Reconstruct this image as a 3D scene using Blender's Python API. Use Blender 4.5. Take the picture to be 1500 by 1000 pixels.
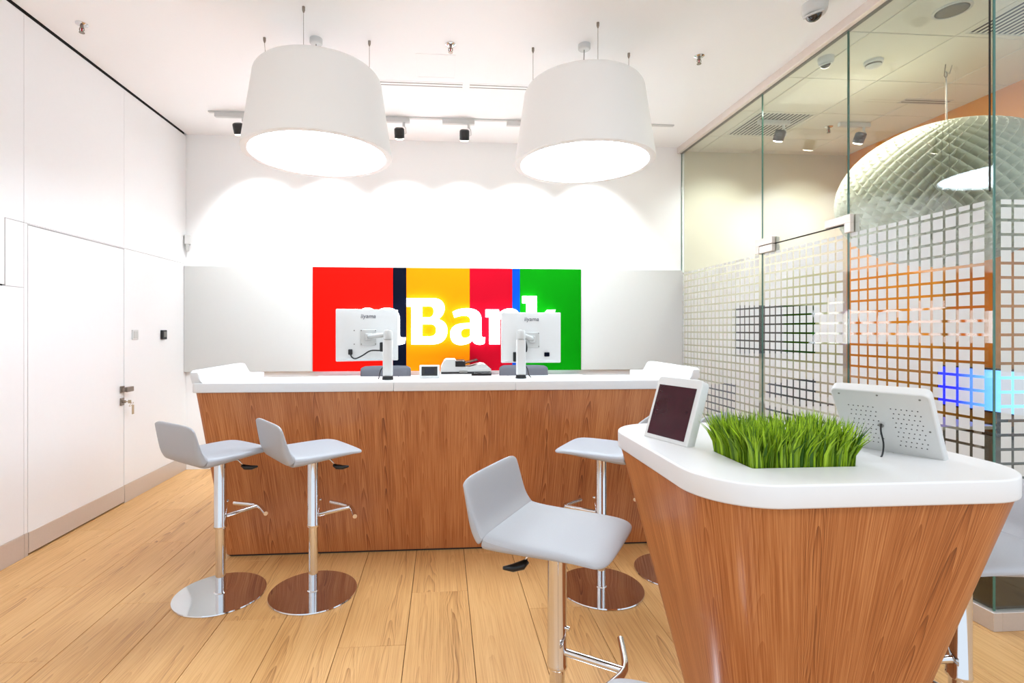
import bpy, bmesh, math, random
from mathutils import Vector, Matrix
R = math.radians
random.seed(7)
for o in list(bpy.data.objects):
    bpy.data.objects.remove(o)
SC = bpy.context.scene
COL = SC.collection

# ------------------------------------------------------------------ camera, world, exposure
cam = bpy.data.cameras.new('camera')
cam.sensor_width = 36.0
cam.lens = 36.0 * 745.0 / 1500.0
cam.shift_x = 47.0 / 1500.0
cam.shift_y = -17.0 / 1500.0
cam.clip_start = 0.02
cam_ob = bpy.data.objects.new('camera', cam)
cam_ob.location = (0, 0, 1.4)
cam_ob.rotation_euler = (R(90), 0, R(-4.2222))
COL.objects.link(cam_ob)
SC.camera = cam_ob
WORLD_STRENGTH = 0.8
w = bpy.data.worlds.new('world')
w.use_nodes = True
w.node_tree.nodes['Background'].inputs[0].default_value = (0.80, 0.90, 1.0, 1)
w.node_tree.nodes['Background'].inputs[1].default_value = WORLD_STRENGTH
SC.world = w
SC.view_settings.view_transform = 'Standard'
SC.view_settings.look = 'None'
SC.view_settings.gamma = 1.0
SC.view_settings.use_curve_mapping = False
SC.view_settings.exposure = 0.64
SC.cycles.transparent_max_bounces = 32
SC.cycles.max_bounces = 12
SC.cycles.diffuse_bounces = 6
PENDANT_GLOW = 14.0
SPOT_W = 85.0
SPOT_W_MEET = 45.0
# fill lights added below the ceiling behind the camera, no lamps modelled
for _i, (_x, _y) in enumerate(((-1.3, -0.5), (1.3, -0.5))):
    _l = bpy.data.lights.new('fill_light', 'AREA')
    _l.shape = 'DISK'
    _l.size = 0.9
    _l.energy = 25.0
    _l.color = (0.9, 0.95, 1.0)
    _o = bpy.data.objects.new('fill_light', _l)
    _o.location = (_x, _y, 3.34)
    COL.objects.link(_o)
# added fill light to brighten the meeting room, without any fixture
_l = bpy.data.lights.new('fill_light', 'AREA')
_l.size = 0.5
_l.energy = 20.0
_l.color = (1.0, 0.95, 0.86)
_o = bpy.data.objects.new('fill_light', _l)
_o.location = (3.0, 3.78, 3.28)
COL.objects.link(_o)
LETTER_GLOW = 4.5

# ------------------------------------------------------------------ materials
def srgb(r, g, b):
    def f(c):
        c /= 255.0
        return c / 12.92 if c <= 0.04045 else ((c + 0.055) / 1.055) ** 2.4
    return (f(r), f(g), f(b), 1.0)

def new_mat(name):
    m = bpy.data.materials.new(name)
    m.use_nodes = True
    return m, m.node_tree, m.node_tree.nodes['Principled BSDF']

def N(t, typ, **kw):
    n = t.nodes.new(typ)
    for k, v in kw.items():
        setattr(n, k, v)
    return n

def L(t, a, b):
    t.links.new(a, b)

def math_n(t, op, a, b=None, clamp=False):
    n = N(t, 'ShaderNodeMath', operation=op, use_clamp=clamp)
    for i, v in enumerate((a, b)):
        if v is None:
            continue
        if isinstance(v, (int, float)):
            n.inputs[i].default_value = v
        else:
            L(t, v, n.inputs[i])
    return n.outputs[0]

def plain(name, col, rough=0.5, metal=0.0, spec=0.5, coat=0.0, var=0.03, bump=0.0, scale=30.0, trans=0.0):
    m, t, p = new_mat(name)
    tc = N(t, 'ShaderNodeTexCoord')
    nz = N(t, 'ShaderNodeTexNoise')
    nz.inputs['Scale'].default_value = scale
    nz.inputs['Detail'].default_value = 3
    L(t, tc.outputs['Object'], nz.inputs['Vector'])
    mx = N(t, 'ShaderNodeMix', data_type='RGBA')
    c = srgb(*col)
    mx.inputs[6].default_value = tuple(x * (1 - var) for x in c[:3]) + (1,)
    mx.inputs[7].default_value = tuple(min(1, x * (1 + var)) for x in c[:3]) + (1,)
    L(t, nz.outputs['Fac'], mx.inputs[0])
    L(t, mx.outputs[2], p.inputs['Base Color'])
    p.inputs['Roughness'].default_value = rough
    p.inputs['Metallic'].default_value = metal
    p.inputs['Specular IOR Level'].default_value = spec
    p.inputs['Coat Weight'].default_value = coat
    p.inputs['Coat Roughness'].default_value = 0.08
    if bump:
        b = N(t, 'ShaderNodeBump')
        b.inputs['Strength'].default_value = bump
        b.inputs['Distance'].default_value = 0.002
        L(t, nz.outputs['Fac'], b.inputs['Height'])
        L(t, b.outputs[0], p.inputs['Normal'])
    return m

def glow(name, col, strength):
    m = bpy.data.materials.new(name)
    m.use_nodes = True
    t = m.node_tree
    t.nodes.clear()
    e = N(t, 'ShaderNodeEmission')
    e.inputs[0].default_value = srgb(*col)
    e.inputs[1].default_value = strength
    o = N(t, 'ShaderNodeOutputMaterial')
    L(t, e.outputs[0], o.inputs[0])
    return m

def wood(name, light, mid, dark, axis='Z', strip=0.14, kz=5.0, c=14.0, rough=0.35, coat=0.25, rnd=False, fig=0.4, fib=0.45, bump=0.1):
    """straight grained veneer in strips, some of them with a pointed cathedral figure"""
    m, t, p = new_mat(name)
    tc = N(t, 'ShaderNodeTexCoord')
    vec = tc.outputs['Object']
    if rnd:
        oi = N(t, 'ShaderNodeObjectInfo')
        off = N(t, 'ShaderNodeVectorMath', operation='MULTIPLY')
        L(t, oi.outputs['Random'], off.inputs[0])
        off.inputs[1].default_value = (0.0, 53.0, 71.0) if axis == 'Y' else (37.0, 53.0, 71.0)
        add = N(t, 'ShaderNodeVectorMath', operation='ADD')
        L(t, vec, add.inputs[0]); L(t, off.outputs[0], add.inputs[1])
        vec = add.outputs[0]
    sp = N(t, 'ShaderNodeSeparateXYZ')
    L(t, vec, sp.inputs[0])
    if axis == 'Z':                 # veneer: U runs round the body, V up it
        L(t, tc.outputs['UV'], sp.inputs[0])
        h, g = sp.outputs['X'], sp.outputs['Y']
    else:
        h, g = sp.outputs['X'], sp.outputs['Y']
    def noise2(a, b, det, seed=0.0):
        cb = N(t, 'ShaderNodeCombineXYZ')
        L(t, math_n(t, 'MULTIPLY', h, a), cb.inputs[0])
        L(t, math_n(t, 'MULTIPLY', g, b), cb.inputs[1])
        if rnd:
            L(t, math_n(t, 'MULTIPLY', sp.outputs['Z'], 1.0), cb.inputs[2])
        else:
            cb.inputs[2].default_value = seed
        n = N(t, 'ShaderNodeTexNoise')
        n.inputs['Scale'].default_value = 1.0
        n.inputs['Detail'].default_value = det
        L(t, cb.outputs[0], n.inputs['Vector'])
        return n.outputs['Fac']
    wob = noise2(5.0, 1.3, 2.0, 3.0)
    hw = math_n(t, 'ADD', h, math_n(t, 'MULTIPLY', math_n(t, 'SUBTRACT', wob, 0.5), strip * 0.8))
    q = math_n(t, 'ADD', math_n(t, 'DIVIDE', hw, strip), 100.0)
    idx = math_n(t, 'FLOOR', q)
    wn = N(t, 'ShaderNodeTexWhiteNoise', noise_dimensions='2D' if rnd else '1D')
    if rnd:
        cb = N(t, 'ShaderNodeCombineXYZ')
        L(t, idx, cb.inputs[0]); L(t, oi.outputs['Random'], cb.inputs[1])
        L(t, cb.outputs[0], wn.inputs['Vector'])
    else:
        L(t, idx, wn.inputs['W'])
    rndv = wn.outputs['Value']
    d = math_n(t, 'SUBTRACT', math_n(t, 'FRACT', q), 0.5)
    d2 = math_n(t, 'MULTIPLY', d, d)
    v = math_n(t, 'MULTIPLY', d2, c * 4.0)
    v = math_n(t, 'ADD', v, math_n(t, 'MULTIPLY', g, kz))
    v = math_n(t, 'ADD', v, math_n(t, 'MULTIPLY', rndv, 17.0))
    v = math_n(t, 'ADD', v, math_n(t, 'MULTIPLY', noise2(8.0, 1.6, 3.0, 9.0), 5.0))
    r = math_n(t, 'POWER', math_n(t, 'FRACT', v), 2.0)
    amp = math_n(t, 'MULTIPLY', math_n(t, 'SUBTRACT', 1.0, math_n(t, 'MULTIPLY', d2, 3.4)), math_n(t, 'ADD', math_n(t, 'MULTIPLY', rndv, 0.8), 0.25))
    r = math_n(t, 'MULTIPLY', r, amp)
    fibre = noise2(230.0, 3.2, 3.0, 1.0)
    fibre = math_n(t, 'MULTIPLY', math_n(t, 'SUBTRACT', fibre, 0.34, True), 3.0, True)
    pores = noise2(420.0, 14.0, 1.0, 5.0)
    pores = math_n(t, 'MULTIPLY', math_n(t, 'SUBTRACT', pores, 0.60, True), 3.0, True)
    broad = noise2(9.0, 0.35, 2.0, 7.0)
    f = math_n(t, 'ADD', math_n(t, 'MULTIPLY', r, fig), math_n(t, 'MULTIPLY', fibre, fib))
    f = math_n(t, 'ADD', f, math_n(t, 'MULTIPLY', pores, 0.25))
    f = math_n(t, 'ADD', f, math_n(t, 'MULTIPLY', math_n(t, 'SUBTRACT', broad, 0.5), 0.6))
    if rnd:
        f = math_n(t, 'ADD', f, math_n(t, 'MULTIPLY', math_n(t, 'SUBTRACT', oi.outputs['Random'], 0.5), 0.16))
    f = math_n(t, 'ADD', f, 0.0, True)
    cr = N(t, 'ShaderNodeValToRGB')
    cr.color_ramp.elements[0].position = 0.02
    cr.color_ramp.elements[0].color = srgb(*light)
    cr.color_ramp.elements[1].position = 0.95
    cr.color_ramp.elements[1].color = srgb(*dark)
    e = cr.color_ramp.elements.new(0.42)
    e.color = srgb(*mid)
    L(t, f, cr.inputs[0])
    L(t, cr.outputs[0], p.inputs['Base Color'])
    p.inputs['Roughness'].default_value = rough
    p.inputs['Coat Weight'].default_value = coat
    p.inputs['Coat Roughness'].default_value = 0.12
    bm = N(t, 'ShaderNodeBump')
    bm.inputs['Strength'].default_value = bump
    bm.inputs['Distance'].default_value = 0.001
    L(t, fibre, bm.inputs['Height'])
    L(t, bm.outputs[0], p.inputs['Normal'])
    return m

def glass_mat(name, tint, boost=1.0):
    m = bpy.data.materials.new(name)
    m.use_nodes = True
    t = m.node_tree
    t.nodes.clear()
    lw = N(t, 'ShaderNodeLayerWeight')
    lw.inputs['Blend'].default_value = 0.5
    f = math_n(t, 'POWER', lw.outputs['Facing'], 4.0)
    f = math_n(t, 'ADD', math_n(t, 'MULTIPLY', f, 0.9 * boost), 0.045 * boost, True)
    tr = N(t, 'ShaderNodeBsdfTransparent')
    tr.inputs[0].default_value = tint
    gl = N(t, 'ShaderNodeBsdfGlossy')
    gl.inputs['Roughness'].default_value = 0.0
    mx = N(t, 'ShaderNodeMixShader')
    L(t, f, mx.inputs[0]); L(t, tr.outputs[0], mx.inputs[1]); L(t, gl.outputs[0], mx.inputs[2])
    o = N(t, 'ShaderNodeOutputMaterial')
    L(t, mx.outputs[0], o.inputs[0])
    return m

def film_mat(name, along, a0, pitch=0.067, gap=0.0135, z0=1.645):
    """etched film: frosted squares printed on a clear carrier"""
    m = bpy.data.materials.new(name)
    m.use_nodes = True
    t = m.node_tree
    t.nodes.clear()
    tc = N(t, 'ShaderNodeTexCoord')
    sp = N(t, 'ShaderNodeSeparateXYZ')
    L(t, tc.outputs['Object'], sp.inputs[0])
    def cell(out, o0):
        v = math_n(t, 'DIVIDE', math_n(t, 'SUBTRACT', out, o0), pitch)
        v = math_n(t, 'FRACT', math_n(t, 'ADD', v, 100.0))
        return math_n(t, 'GREATER_THAN', v, gap / pitch)
    msk = math_n(t, 'MULTIPLY', cell(sp.outputs['XY'.index(along)], a0), cell(sp.outputs['Z'], z0 - 0.0068))
    df = N(t, 'ShaderNodeBsdfDiffuse'); df.inputs[0].default_value = srgb(236, 237, 236)
    tl = N(t, 'ShaderNodeBsdfTranslucent'); tl.inputs[0].default_value = srgb(226, 228, 226)
    m1 = N(t, 'ShaderNodeMixShader'); m1.inputs[0].default_value = 0.35
    L(t, df.outputs[0], m1.inputs[1]); L(t, tl.outputs[0], m1.inputs[2])
    tr = N(t, 'ShaderNodeBsdfTransparent')
    fr = N(t, 'ShaderNodeMixShader'); fr.inputs[0].default_value = 0.93
    L(t, tr.outputs[0], fr.inputs[1]); L(t, m1.outputs[0], fr.inputs[2])
    tr2 = N(t, 'ShaderNodeBsdfTransparent')
    mx = N(t, 'ShaderNodeMixShader')
    L(t, msk, mx.inputs[0]); L(t, tr2.outputs[0], mx.inputs[1]); L(t, fr.outputs[0], mx.inputs[2])
    o = N(t, 'ShaderNodeOutputMaterial')
    L(t, mx.outputs[0], o.inputs[0])
    return m

M = dict(
    wall=plain('wall_white', (243, 243, 243), 0.55, var=0.01, bump=0.05, scale=200),
    ceil=plain('ceiling_white', (246, 246, 246), 0.8, var=0.01, bump=0.04, scale=160),
    panel=plain('cladding_white', (196, 196, 193), 0.4, var=0.01),
    leftpanel=plain('wall_panel_white', (234, 234, 234), 0.35, var=0.01),
    solid=plain('solid_surface_white', (222, 222, 222), 0.35, var=0.008),
    shade=plain('lamp_shade_white', (240, 239, 236), 0.75, var=0.01, bump=0.05, scale=300),
    white=plain('white_plastic', (208, 208, 206), 0.4, var=0.01),
    offwhite=plain('offwhite_plastic', (190, 190, 187), 0.45, var=0.02),
    dark=plain('dark_gap', (38, 36, 35), 0.8),
    black=plain('black_plastic', (16, 16, 17), 0.35),
    gloss=plain('black_gloss', (8, 8, 9), 0.08),
    lens=plain('dome_lens', (20, 14, 20), 0.05, coat=1.0),
    chrome=plain('chrome', (222, 222, 224), 0.05, metal=1.0, var=0.01),
    steel=plain('brushed_steel', (206, 196, 188), 0.38, metal=0.4, var=0.04, scale=80),
    brass=plain('key_metal', (190, 170, 140), 0.3, metal=1.0),
    nickel=plain('satin_nickel', (150, 140, 130), 0.35, metal=1.0),
    patch=plain('patch_fitting', (226, 214, 206), 0.4, metal=0.3),
    leather=plain('grey_leather', (168, 170, 175), 0.5, var=0.03, bump=0.12, scale=260),
    fabric=plain('grey_fabric', (98, 99, 106), 0.85, var=0.08, bump=0.3, scale=400),
    navy=plain('navy_fabric', (24, 40, 72), 0.8, var=0.08, bump=0.2, scale=300),
    orange=plain('orange_paint', (232, 148, 44), 0.6, var=0.02),
    meetceil=plain('tile_white', (234, 230, 218), 0.75, var=0.02, bump=0.08, scale=120),
    meetwall=plain('meeting_wall', (206, 198, 174), 0.6, var=0.01),
    paper=plain('white_paper', (232, 232, 220), 0.8, var=0.01),
    grey=plain('mid_grey', (128, 126, 120), 0.6),
    table=plain('table_top', (200, 194, 184), 0.35),
    red=plain('panel_red', (206, 12, 3), 0.55, spec=0.05, var=0.01),
    navyp=plain('panel_navy', (3, 7, 24), 0.55, spec=0.05, var=0.01),
    amber=plain('panel_amber', (222, 122, 0), 0.55, spec=0.05, var=0.01),
    crimson=plain('panel_crimson', (164, 2, 26), 0.55, spec=0.05, var=0.01),
    blue=plain('panel_blue', (0, 62, 172), 0.55, spec=0.05, var=0.01),
    green=plain('panel_green', (0, 122, 3), 0.55, spec=0.05, var=0.01),
    screen=plain('dark_screen', (52, 5, 20), 0.05, spec=0.35, var=0.5, scale=14),
    lcd=plain('grey_display', (26, 27, 36), 0.12),
    edge=plain('glass_edge_green', (66, 112, 98), 0.1, var=0.1),
    soil=plain('planter_dark', (10, 16, 8), 0.9),
    floorwood=wood('oak_floor', (218, 172, 114), (202, 152, 94), (132, 86, 44), 'Y', 0.15, 3.5, 9.0, 0.45, 0.06, True, 0.55, 0.42),
    veneer=wood('oak_veneer', (194, 128, 76), (164, 94, 46), (92, 42, 17), 'Z', 0.13, 6.0, 12.0, 0.42, 0.08, False, 0.55, 0.48),
    glass=glass_mat('clear_glass', (0.93, 0.965, 0.945, 1), 1.3),
    lampglow=glow('lamp_diffuser', (222, 240, 255), PENDANT_GLOW),
    spotglow=glow('spot_lens', (255, 244, 226), 12.0),
    letterglow=glow('letter_glow', (240, 246, 255), LETTER_GLOW),
)
# grass: darker at the foot, each blade its own tone
m, t, p = new_mat('grass_blade')
g = N(t, 'ShaderNodeNewGeometry')
cr = N(t, 'ShaderNodeValToRGB')
cr.color_ramp.elements[0].color = srgb(50, 96, 16)
cr.color_ramp.elements[1].color = srgb(184, 218, 50)
L(t, g.outputs['Random Per Island'], cr.inputs[0])
L(t, cr.outputs[0], p.inputs['Base Color'])
p.inputs['Roughness'].default_value = 0.45
tl = N(t, 'ShaderNodeBsdfTranslucent')
L(t, cr.outputs[0], tl.inputs[0])
mx = N(t, 'ShaderNodeMixShader'); mx.inputs[0].default_value = 0.3
L(t, p.outputs[0], mx.inputs[1]); L(t, tl.outputs[0], mx.inputs[2])
L(t, mx.outputs[0], t.nodes['Material Output'].inputs[0])
M['grass'] = m
# paper lantern sheets let light through
m = M['paper']; t = m.node_tree
tl = N(t, 'ShaderNodeBsdfTranslucent'); tl.inputs[0].default_value = srgb(240, 240, 226)
mx = N(t, 'ShaderNodeMixShader'); mx.inputs[0].default_value = 0.45
L(t, t.nodes['Principled BSDF'].outputs[0], mx.inputs[1]); L(t, tl.outputs[0], mx.inputs[2])
L(t, mx.outputs[0], t.nodes['Material Output'].inputs[0])
# display with a blue to pale picture
m = bpy.data.materials.new('blue_display'); m.use_nodes = True
t = m.node_tree; t.nodes.clear()
tc = N(t, 'ShaderNodeTexCoord'); sp = N(t, 'ShaderNodeSeparateXYZ'); L(t, tc.outputs['Object'], sp.inputs[0])
cr = N(t, 'ShaderNodeValToRGB')
cr.color_ramp.elements[0].position = 0.0; cr.color_ramp.elements[0].color = srgb(120, 205, 255)
cr.color_ramp.elements[1].position = 1.0; cr.color_ramp.elements[1].color = srgb(20, 30, 225)
L(t, math_n(t, 'ADD', math_n(t, 'MULTIPLY', sp.outputs['Y'], 1.5), 0.5), cr.inputs[0])
em = N(t, 'ShaderNodeEmission'); em.inputs[1].default_value = 2.2
L(t, cr.outputs[0], em.inputs[0])
L(t, em.outputs[0], N(t, 'ShaderNodeOutputMaterial').inputs[0])
M['bluescreen'] = m

# ------------------------------------------------------------------ geometry helpers
def link(name, me, mat, parent=None, loc=None, rot=None, smooth=False):
    ob = bpy.data.objects.new(name, me)
    if mat is not None:
        me.materials.append(mat if not isinstance(mat, str) else M[mat])
    if smooth:
        for q in me.polygons:
            q.use_smooth = True
    COL.objects.link(ob)
    if parent is not None:
        ob.parent = parent
    if loc is not None:
        ob.location = loc
    if rot is not None:
        ob.rotation_euler = rot
    return ob

class MB:
    def __init__(s):
        s.v, s.f = [], []
    def add(s, v, f):
        o = len(s.v)
        s.v += [tuple(x) for x in v]
        s.f += [tuple(i + o for i in q) for q in f]
        return s
    def box(s, x0, y0, z0, x1, y1, z1):
        v = [(x, y, z) for z in (z0, z1) for y in (y0, y1) for x in (x0, x1)]
        return s.add(v, [(0, 2, 3, 1), (4, 5, 7, 6), (0, 1, 5, 4), (2, 6, 7, 3), (0, 4, 6, 2), (1, 3, 7, 5)])
    def rbox(s, x0, y0, z0, x1, y1, z1, r=0.005, seg=2, mat=None):
        bm = bmesh.new()
        bmesh.ops.create_cube(bm, size=1.0)
        for v in bm.verts:
            v.co = Vector(((x0 + x1) / 2 + v.co.x * (x1 - x0), (y0 + y1) / 2 + v.co.y * (y1 - y0), (z0 + z1) / 2 + v.co.z * (z1 - z0)))
        bmesh.ops.bevel(bm, geom=bm.edges[:], offset=r, segments=seg, affect='EDGES', profile=0.5)
        if mat is not None:
            bm.transform(mat)
        bm.verts.index_update()
        s.add([v.co[:] for v in bm.verts], [[v.index for v in q.verts] for q in bm.faces])
        bm.free()
        return s
    def lathe(s, prof, n=32, c=(0, 0, 0), axis=None):
        """prof: list of (r, z); a matrix may turn it"""
        v, f = [], []
        for (r, z) in prof:
            for i in range(n):
                a = 2 * math.pi * i / n
                v.append(Vector((r * math.cos(a), r * math.sin(a), z)))
        for j in range(len(prof) - 1):
            for i in range(n):
                k = (i + 1) % n
                f.append((j * n + i, j * n + k, (j + 1) * n + k, (j + 1) * n + i))
        if prof[0][0] > 1e-6:
            f.append(tuple(reversed(range(n))))
        if prof[-1][0] > 1e-6:
            f.append(tuple(range((len(prof) - 1) * n, len(prof) * n)))
        if axis is not None:
            v = [axis @ q for q in v]
        return s.add([q + Vector(c) for q in v], f)
    def tube(s, pts, r, n=12, cap=True):
        pts = [Vector(q) for q in pts]
        rs = r if isinstance(r, (list, tuple)) else [r] * len(pts)
        up = None
        v, f = [], []
        for i, q in enumerate(pts):
            t = (pts[min(i + 1, len(pts) - 1)] - pts[max(i - 1, 0)]).normalized()
            if up is None:
                up = t.orthogonal().normalized()
            else:
                up = (up - t * up.dot(t)).normalized()
            w_ = t.cross(up)
            for k in range(n):
                a = 2 * math.pi * k / n
                v.append(q + (up * math.cos(a) + w_ * math.sin(a)) * rs[i])
        for j in range(len(pts) - 1):
            for k in range(n):
                l = (k + 1) % n
                f.append((j * n + k, j * n + l, (j + 1) * n + l, (j + 1) * n + k))
        if cap:
            f.append(tuple(reversed(range(n))))
            f.append(tuple(range((len(pts) - 1) * n, len(pts) * n)))
        return s.add(v, f)
    def build(s, name, mat, parent=None, loc=None, rot=None, smooth=False, auto=None):
        me = bpy.data.meshes.new(name)
        me.from_pydata(s.v, [], s.f)
        me.update()
        ob = link(name, me, mat, parent, loc, rot, smooth)
        if auto:
            smooth_by_angle(me, auto)
        return ob

def smooth_by_angle(me, deg):
    for q in me.polygons:
        q.use_smooth = True
    bm = bmesh.new()
    bm.from_mesh(me)
    for e in bm.edges:
        if len(e.link_faces) == 2 and e.calc_face_angle(0) > R(deg):
            e.smooth = False
    bm.to_mesh(me)
    bm.free()

def arc(cx, cy, r, a0, a1, n=8):
    return [(cx + r * math.cos(R(a0 + (a1 - a0) * i / n)), cy + r * math.sin(R(a0 + (a1 - a0) * i / n))) for i in range(n + 1)]

def rrect(x0, y0, x1, y1, r, n=8):
    rr = r if isinstance(r, (list, tuple)) else [r] * 4      # corners: x0y0, x1y0, x1y1, x0y1
    return (arc(x0 + rr[0], y0 + rr[0], rr[0], 180, 270, n) + arc(x1 - rr[1], y0 + rr[1], rr[1], 270, 360, n)
            + arc(x1 - rr[2], y1 - rr[2], rr[2], 0, 90, n) + arc(x0 + rr[3], y1 - rr[3], rr[3], 90, 180, n))

def slab(outlines, z0, z1, bevel=0.0, res=3):
    """flat filled outlines (later ones are holes) extruded from z0 to z1"""
    cu = bpy.data.curves.new('c', 'CURVE')
    cu.dimensions = '2D'
    cu.fill_mode = 'BOTH'
    cu.extrude = (z1 - z0) / 2 - bevel
    cu.bevel_depth = bevel
    cu.bevel_resolution = res
    cu.offset = -bevel
    for pts in outlines:
        sp = cu.splines.new('POLY')
        sp.points.add(len(pts) - 1)
        for q, (x, y) in zip(sp.points, pts):
            q.co = (x, y, 0, 1)
        sp.use_cyclic_u = True
    ob = bpy.data.objects.new('c', cu)
    COL.objects.link(ob)
    dg = bpy.context.evaluated_depsgraph_get()
    dg.update()
    me = bpy.data.meshes.new_from_object(ob.evaluated_get(dg))
    bpy.data.objects.remove(ob)
    bpy.data.curves.remove(cu)
    me.transform(Matrix.Translation((0, 0, (z0 + z1) / 2)))
    return me

def lettering(text, size, depth, mat, parent, mtx, name='lettering', shear=0.0):
    cu = bpy.data.curves.new('t', 'FONT')
    cu.body = text
    cu.size = size
    cu.extrude = depth
    cu.shear = shear
    cu.align_x = 'CENTER'
    cu.align_y = 'CENTER'
    ob = bpy.data.objects.new('t', cu)
    COL.objects.link(ob)
    dg = bpy.context.evaluated_depsgraph_get()
    dg.update()
    me = bpy.data.meshes.new_from_object(ob.evaluated_get(dg))
    bpy.data.objects.remove(ob)
    bpy.data.curves.remove(cu)
    me.materials.clear()
    me.transform(mtx)
    return link(name, me, mat, parent)

def loft(rings, cap_top=True, cap_bot=True):
    b = MB()
    n = len(rings[0])
    v = [q for r in rings for q in r]
    f = []
    for j in range(len(rings) - 1):
        for i in range(n):
            k = (i + 1) % n
            f.append((j * n + i, j * n + k, (j + 1) * n + k, (j + 1) * n + i))
    if cap_bot:
        f.append(tuple(reversed(range(n))))
    if cap_top:
        f.append(tuple(range((len(rings) - 1) * n, len(rings) * n)))
    return b.add(v, f)

def veneer_uv(ob, rings):
    """U: way round the top ring in metres, V: height"""
    n = len(rings[0])
    r = rings[-1]
    u = [0.0]
    for i in range(n):
        u.append(u[-1] + (Vector(r[(i + 1) % n]) - Vector(r[i])).length)
    me = ob.data
    uv = me.uv_layers.new(name='veneer')
    for p in me.polygons:
        last = len(p.vertices) == 4 and any(k % n == n - 1 for k in p.vertices) and any(k % n == 0 for k in p.vertices)
        for li in p.loop_indices:
            k = me.loops[li].vertex_index
            i = k % n
            uv.data[li].uv = (u[n] if (last and i == 0) else u[i], me.vertices[k].co.z)

def densify(ring, pairs=None, step=0.03):
    """split the long sides of matching rings so that the veneer stays even on tapering faces"""
    out = [[] for _ in ring]
    n = len(ring[0])
    for i in range(n):
        k = (i + 1) % n
        m_ = max(1, int((Vector(ring[-1][k]) - Vector(ring[-1][i])).length / step))
        for j, r in enumerate(ring):
            for q in range(m_):
                out[j].append(tuple(Vector(r[i]).lerp(Vector(r[k]), q / m_)))
    # more rows as well
    rows = []
    for j in range(len(out) - 1):
        for q in range(6):
            rows.append([tuple(Vector(a).lerp(Vector(b), q / 6)) for a, b in zip(out[j], out[j + 1])])
    rows.append(out[-1])
    return rows

def tag(o, label=None, cat=None, group=None, kind=None):
    if label: o['label'] = label
    if cat: o['category'] = cat
    if group: o['group'] = group
    if kind: o['kind'] = kind
    return o

def thing(name, label, cat, loc=(0, 0, 0), rz=0.0, group=None):
    o = bpy.data.objects.new(name, None)
    o.empty_display_size = 0.1
    COL.objects.link(o)
    o.location = loc
    o.rotation_euler = (0, 0, rz)
    return tag(o, label, cat, group)

def copy_tree(o, parent=None):
    c = o.copy()
    COL.objects.link(c)
    if parent is not None:
        c.parent = parent
    for ch in list(o.children):
        copy_tree(ch, c)
    return c

def structure(o):
    o['kind'] = 'structure'
    return o

def spot(name, loc, target, watts, deg, blend, parent=None, size=0.03, col=(0.92, 0.97, 1.0)):
    l = bpy.data.lights.new(name, 'SPOT')
    l.energy = watts
    l.spot_size = R(deg)
    l.spot_blend = blend
    l.shadow_soft_size = size
    l.color = col
    o = bpy.data.objects.new(name, l)
    d = Vector(target) - Vector(loc)
    o.rotation_euler = d.to_track_quat('-Z', 'Y').to_euler()
    o.location = loc
    COL.objects.link(o)
    return o

# ------------------------------------------------------------------ room shell
XL, YB, ZC, XG, YC = -2.565, 5.306, 3.36, 2.57, 2.196
XM, ZM, YF = 4.45, 3.32, -1.6       # meeting room side wall, its ceiling, open front

floor = structure(MB().box(XL - 0.1, YF, -0.12, XM + 0.1, YB + 0.1, -0.012).build('floor', 'dark'))
PW = 0.2985
plank_meshes = {}
def plank(x0, y0, x1, y1):
    k = (round(x1 - x0, 4), round(y1 - y0, 4))
    if k not in plank_meshes:
        b = MB().rbox(0, 0, -0.012, x1 - x0, y1 - y0, 0.0, 0.0012, 1)
        me = bpy.data.meshes.new('plank')
        me.from_pydata(b.v, [], b.f)
        me.materials.append(M['floorwood'])
        plank_meshes[k] = me
    ob = bpy.data.objects.new('plank', plank_meshes[k])
    ob.parent = floor
    ob.location = (x0, y0, 0)
    COL.objects.link(ob)
xs = [-0.163 + PW * k for k in range(-9, 17)]
for i, x in enumerate(xs):
    a, b_ = max(x, XL - 0.02), min(x + PW, XM)
    if b_ - a < 0.02:
        continue
    y = YF - [0.1, 0.75, 0.35, 1.0, 0.55][i % 5]
    while y < YB:
        y0, y1 = max(y, YF), min(y + 1.22, YB)
        if y1 - y0 > 0.01:
            plank(a + 0.0014, y0 + 0.0005, b_ - 0.0014, y1 - 0.0005)
        y += 1.22

wall_left = structure(MB().box(XL - 0.16, YF, 0, XL - 0.018, YB + 0.1, 3.5).build('wall_left', 'dark'))
def lpanel(y0, y1, z0, z1, name='panel', parent=wall_left, g=0.0012, mat='leftpanel'):
    return MB().rbox(XL - 0.018, y0 + g, z0 + g, XL, y1 - g, z1 - g, 0.0008, 1).build(name, mat, parent)
ZB = 0.143
ZT = 2.05
for (y0, y1) in ((YF, -0.2), (-0.2, 1.0), (1.0, 2.2), (2.2, 3.324)):
    lpanel(y0, y1, 2.06, 3.345)
    if y1 < 3.3:
        lpanel(y0, y1, ZB, 2.06)
lpanel(3.324, 4.312, 2.06, 3.345)
lpanel(4.312, YB, 2.06, 3.345)
lpanel(3.324, 3.352, ZB, 2.06, 'jamb_panel')
lpanel(3.352, 4.312, ZT + 0.004, 2.06, 'lintel_panel', g=0.0006)
lpanel(4.312, YB, ZB, 2.06)
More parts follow.
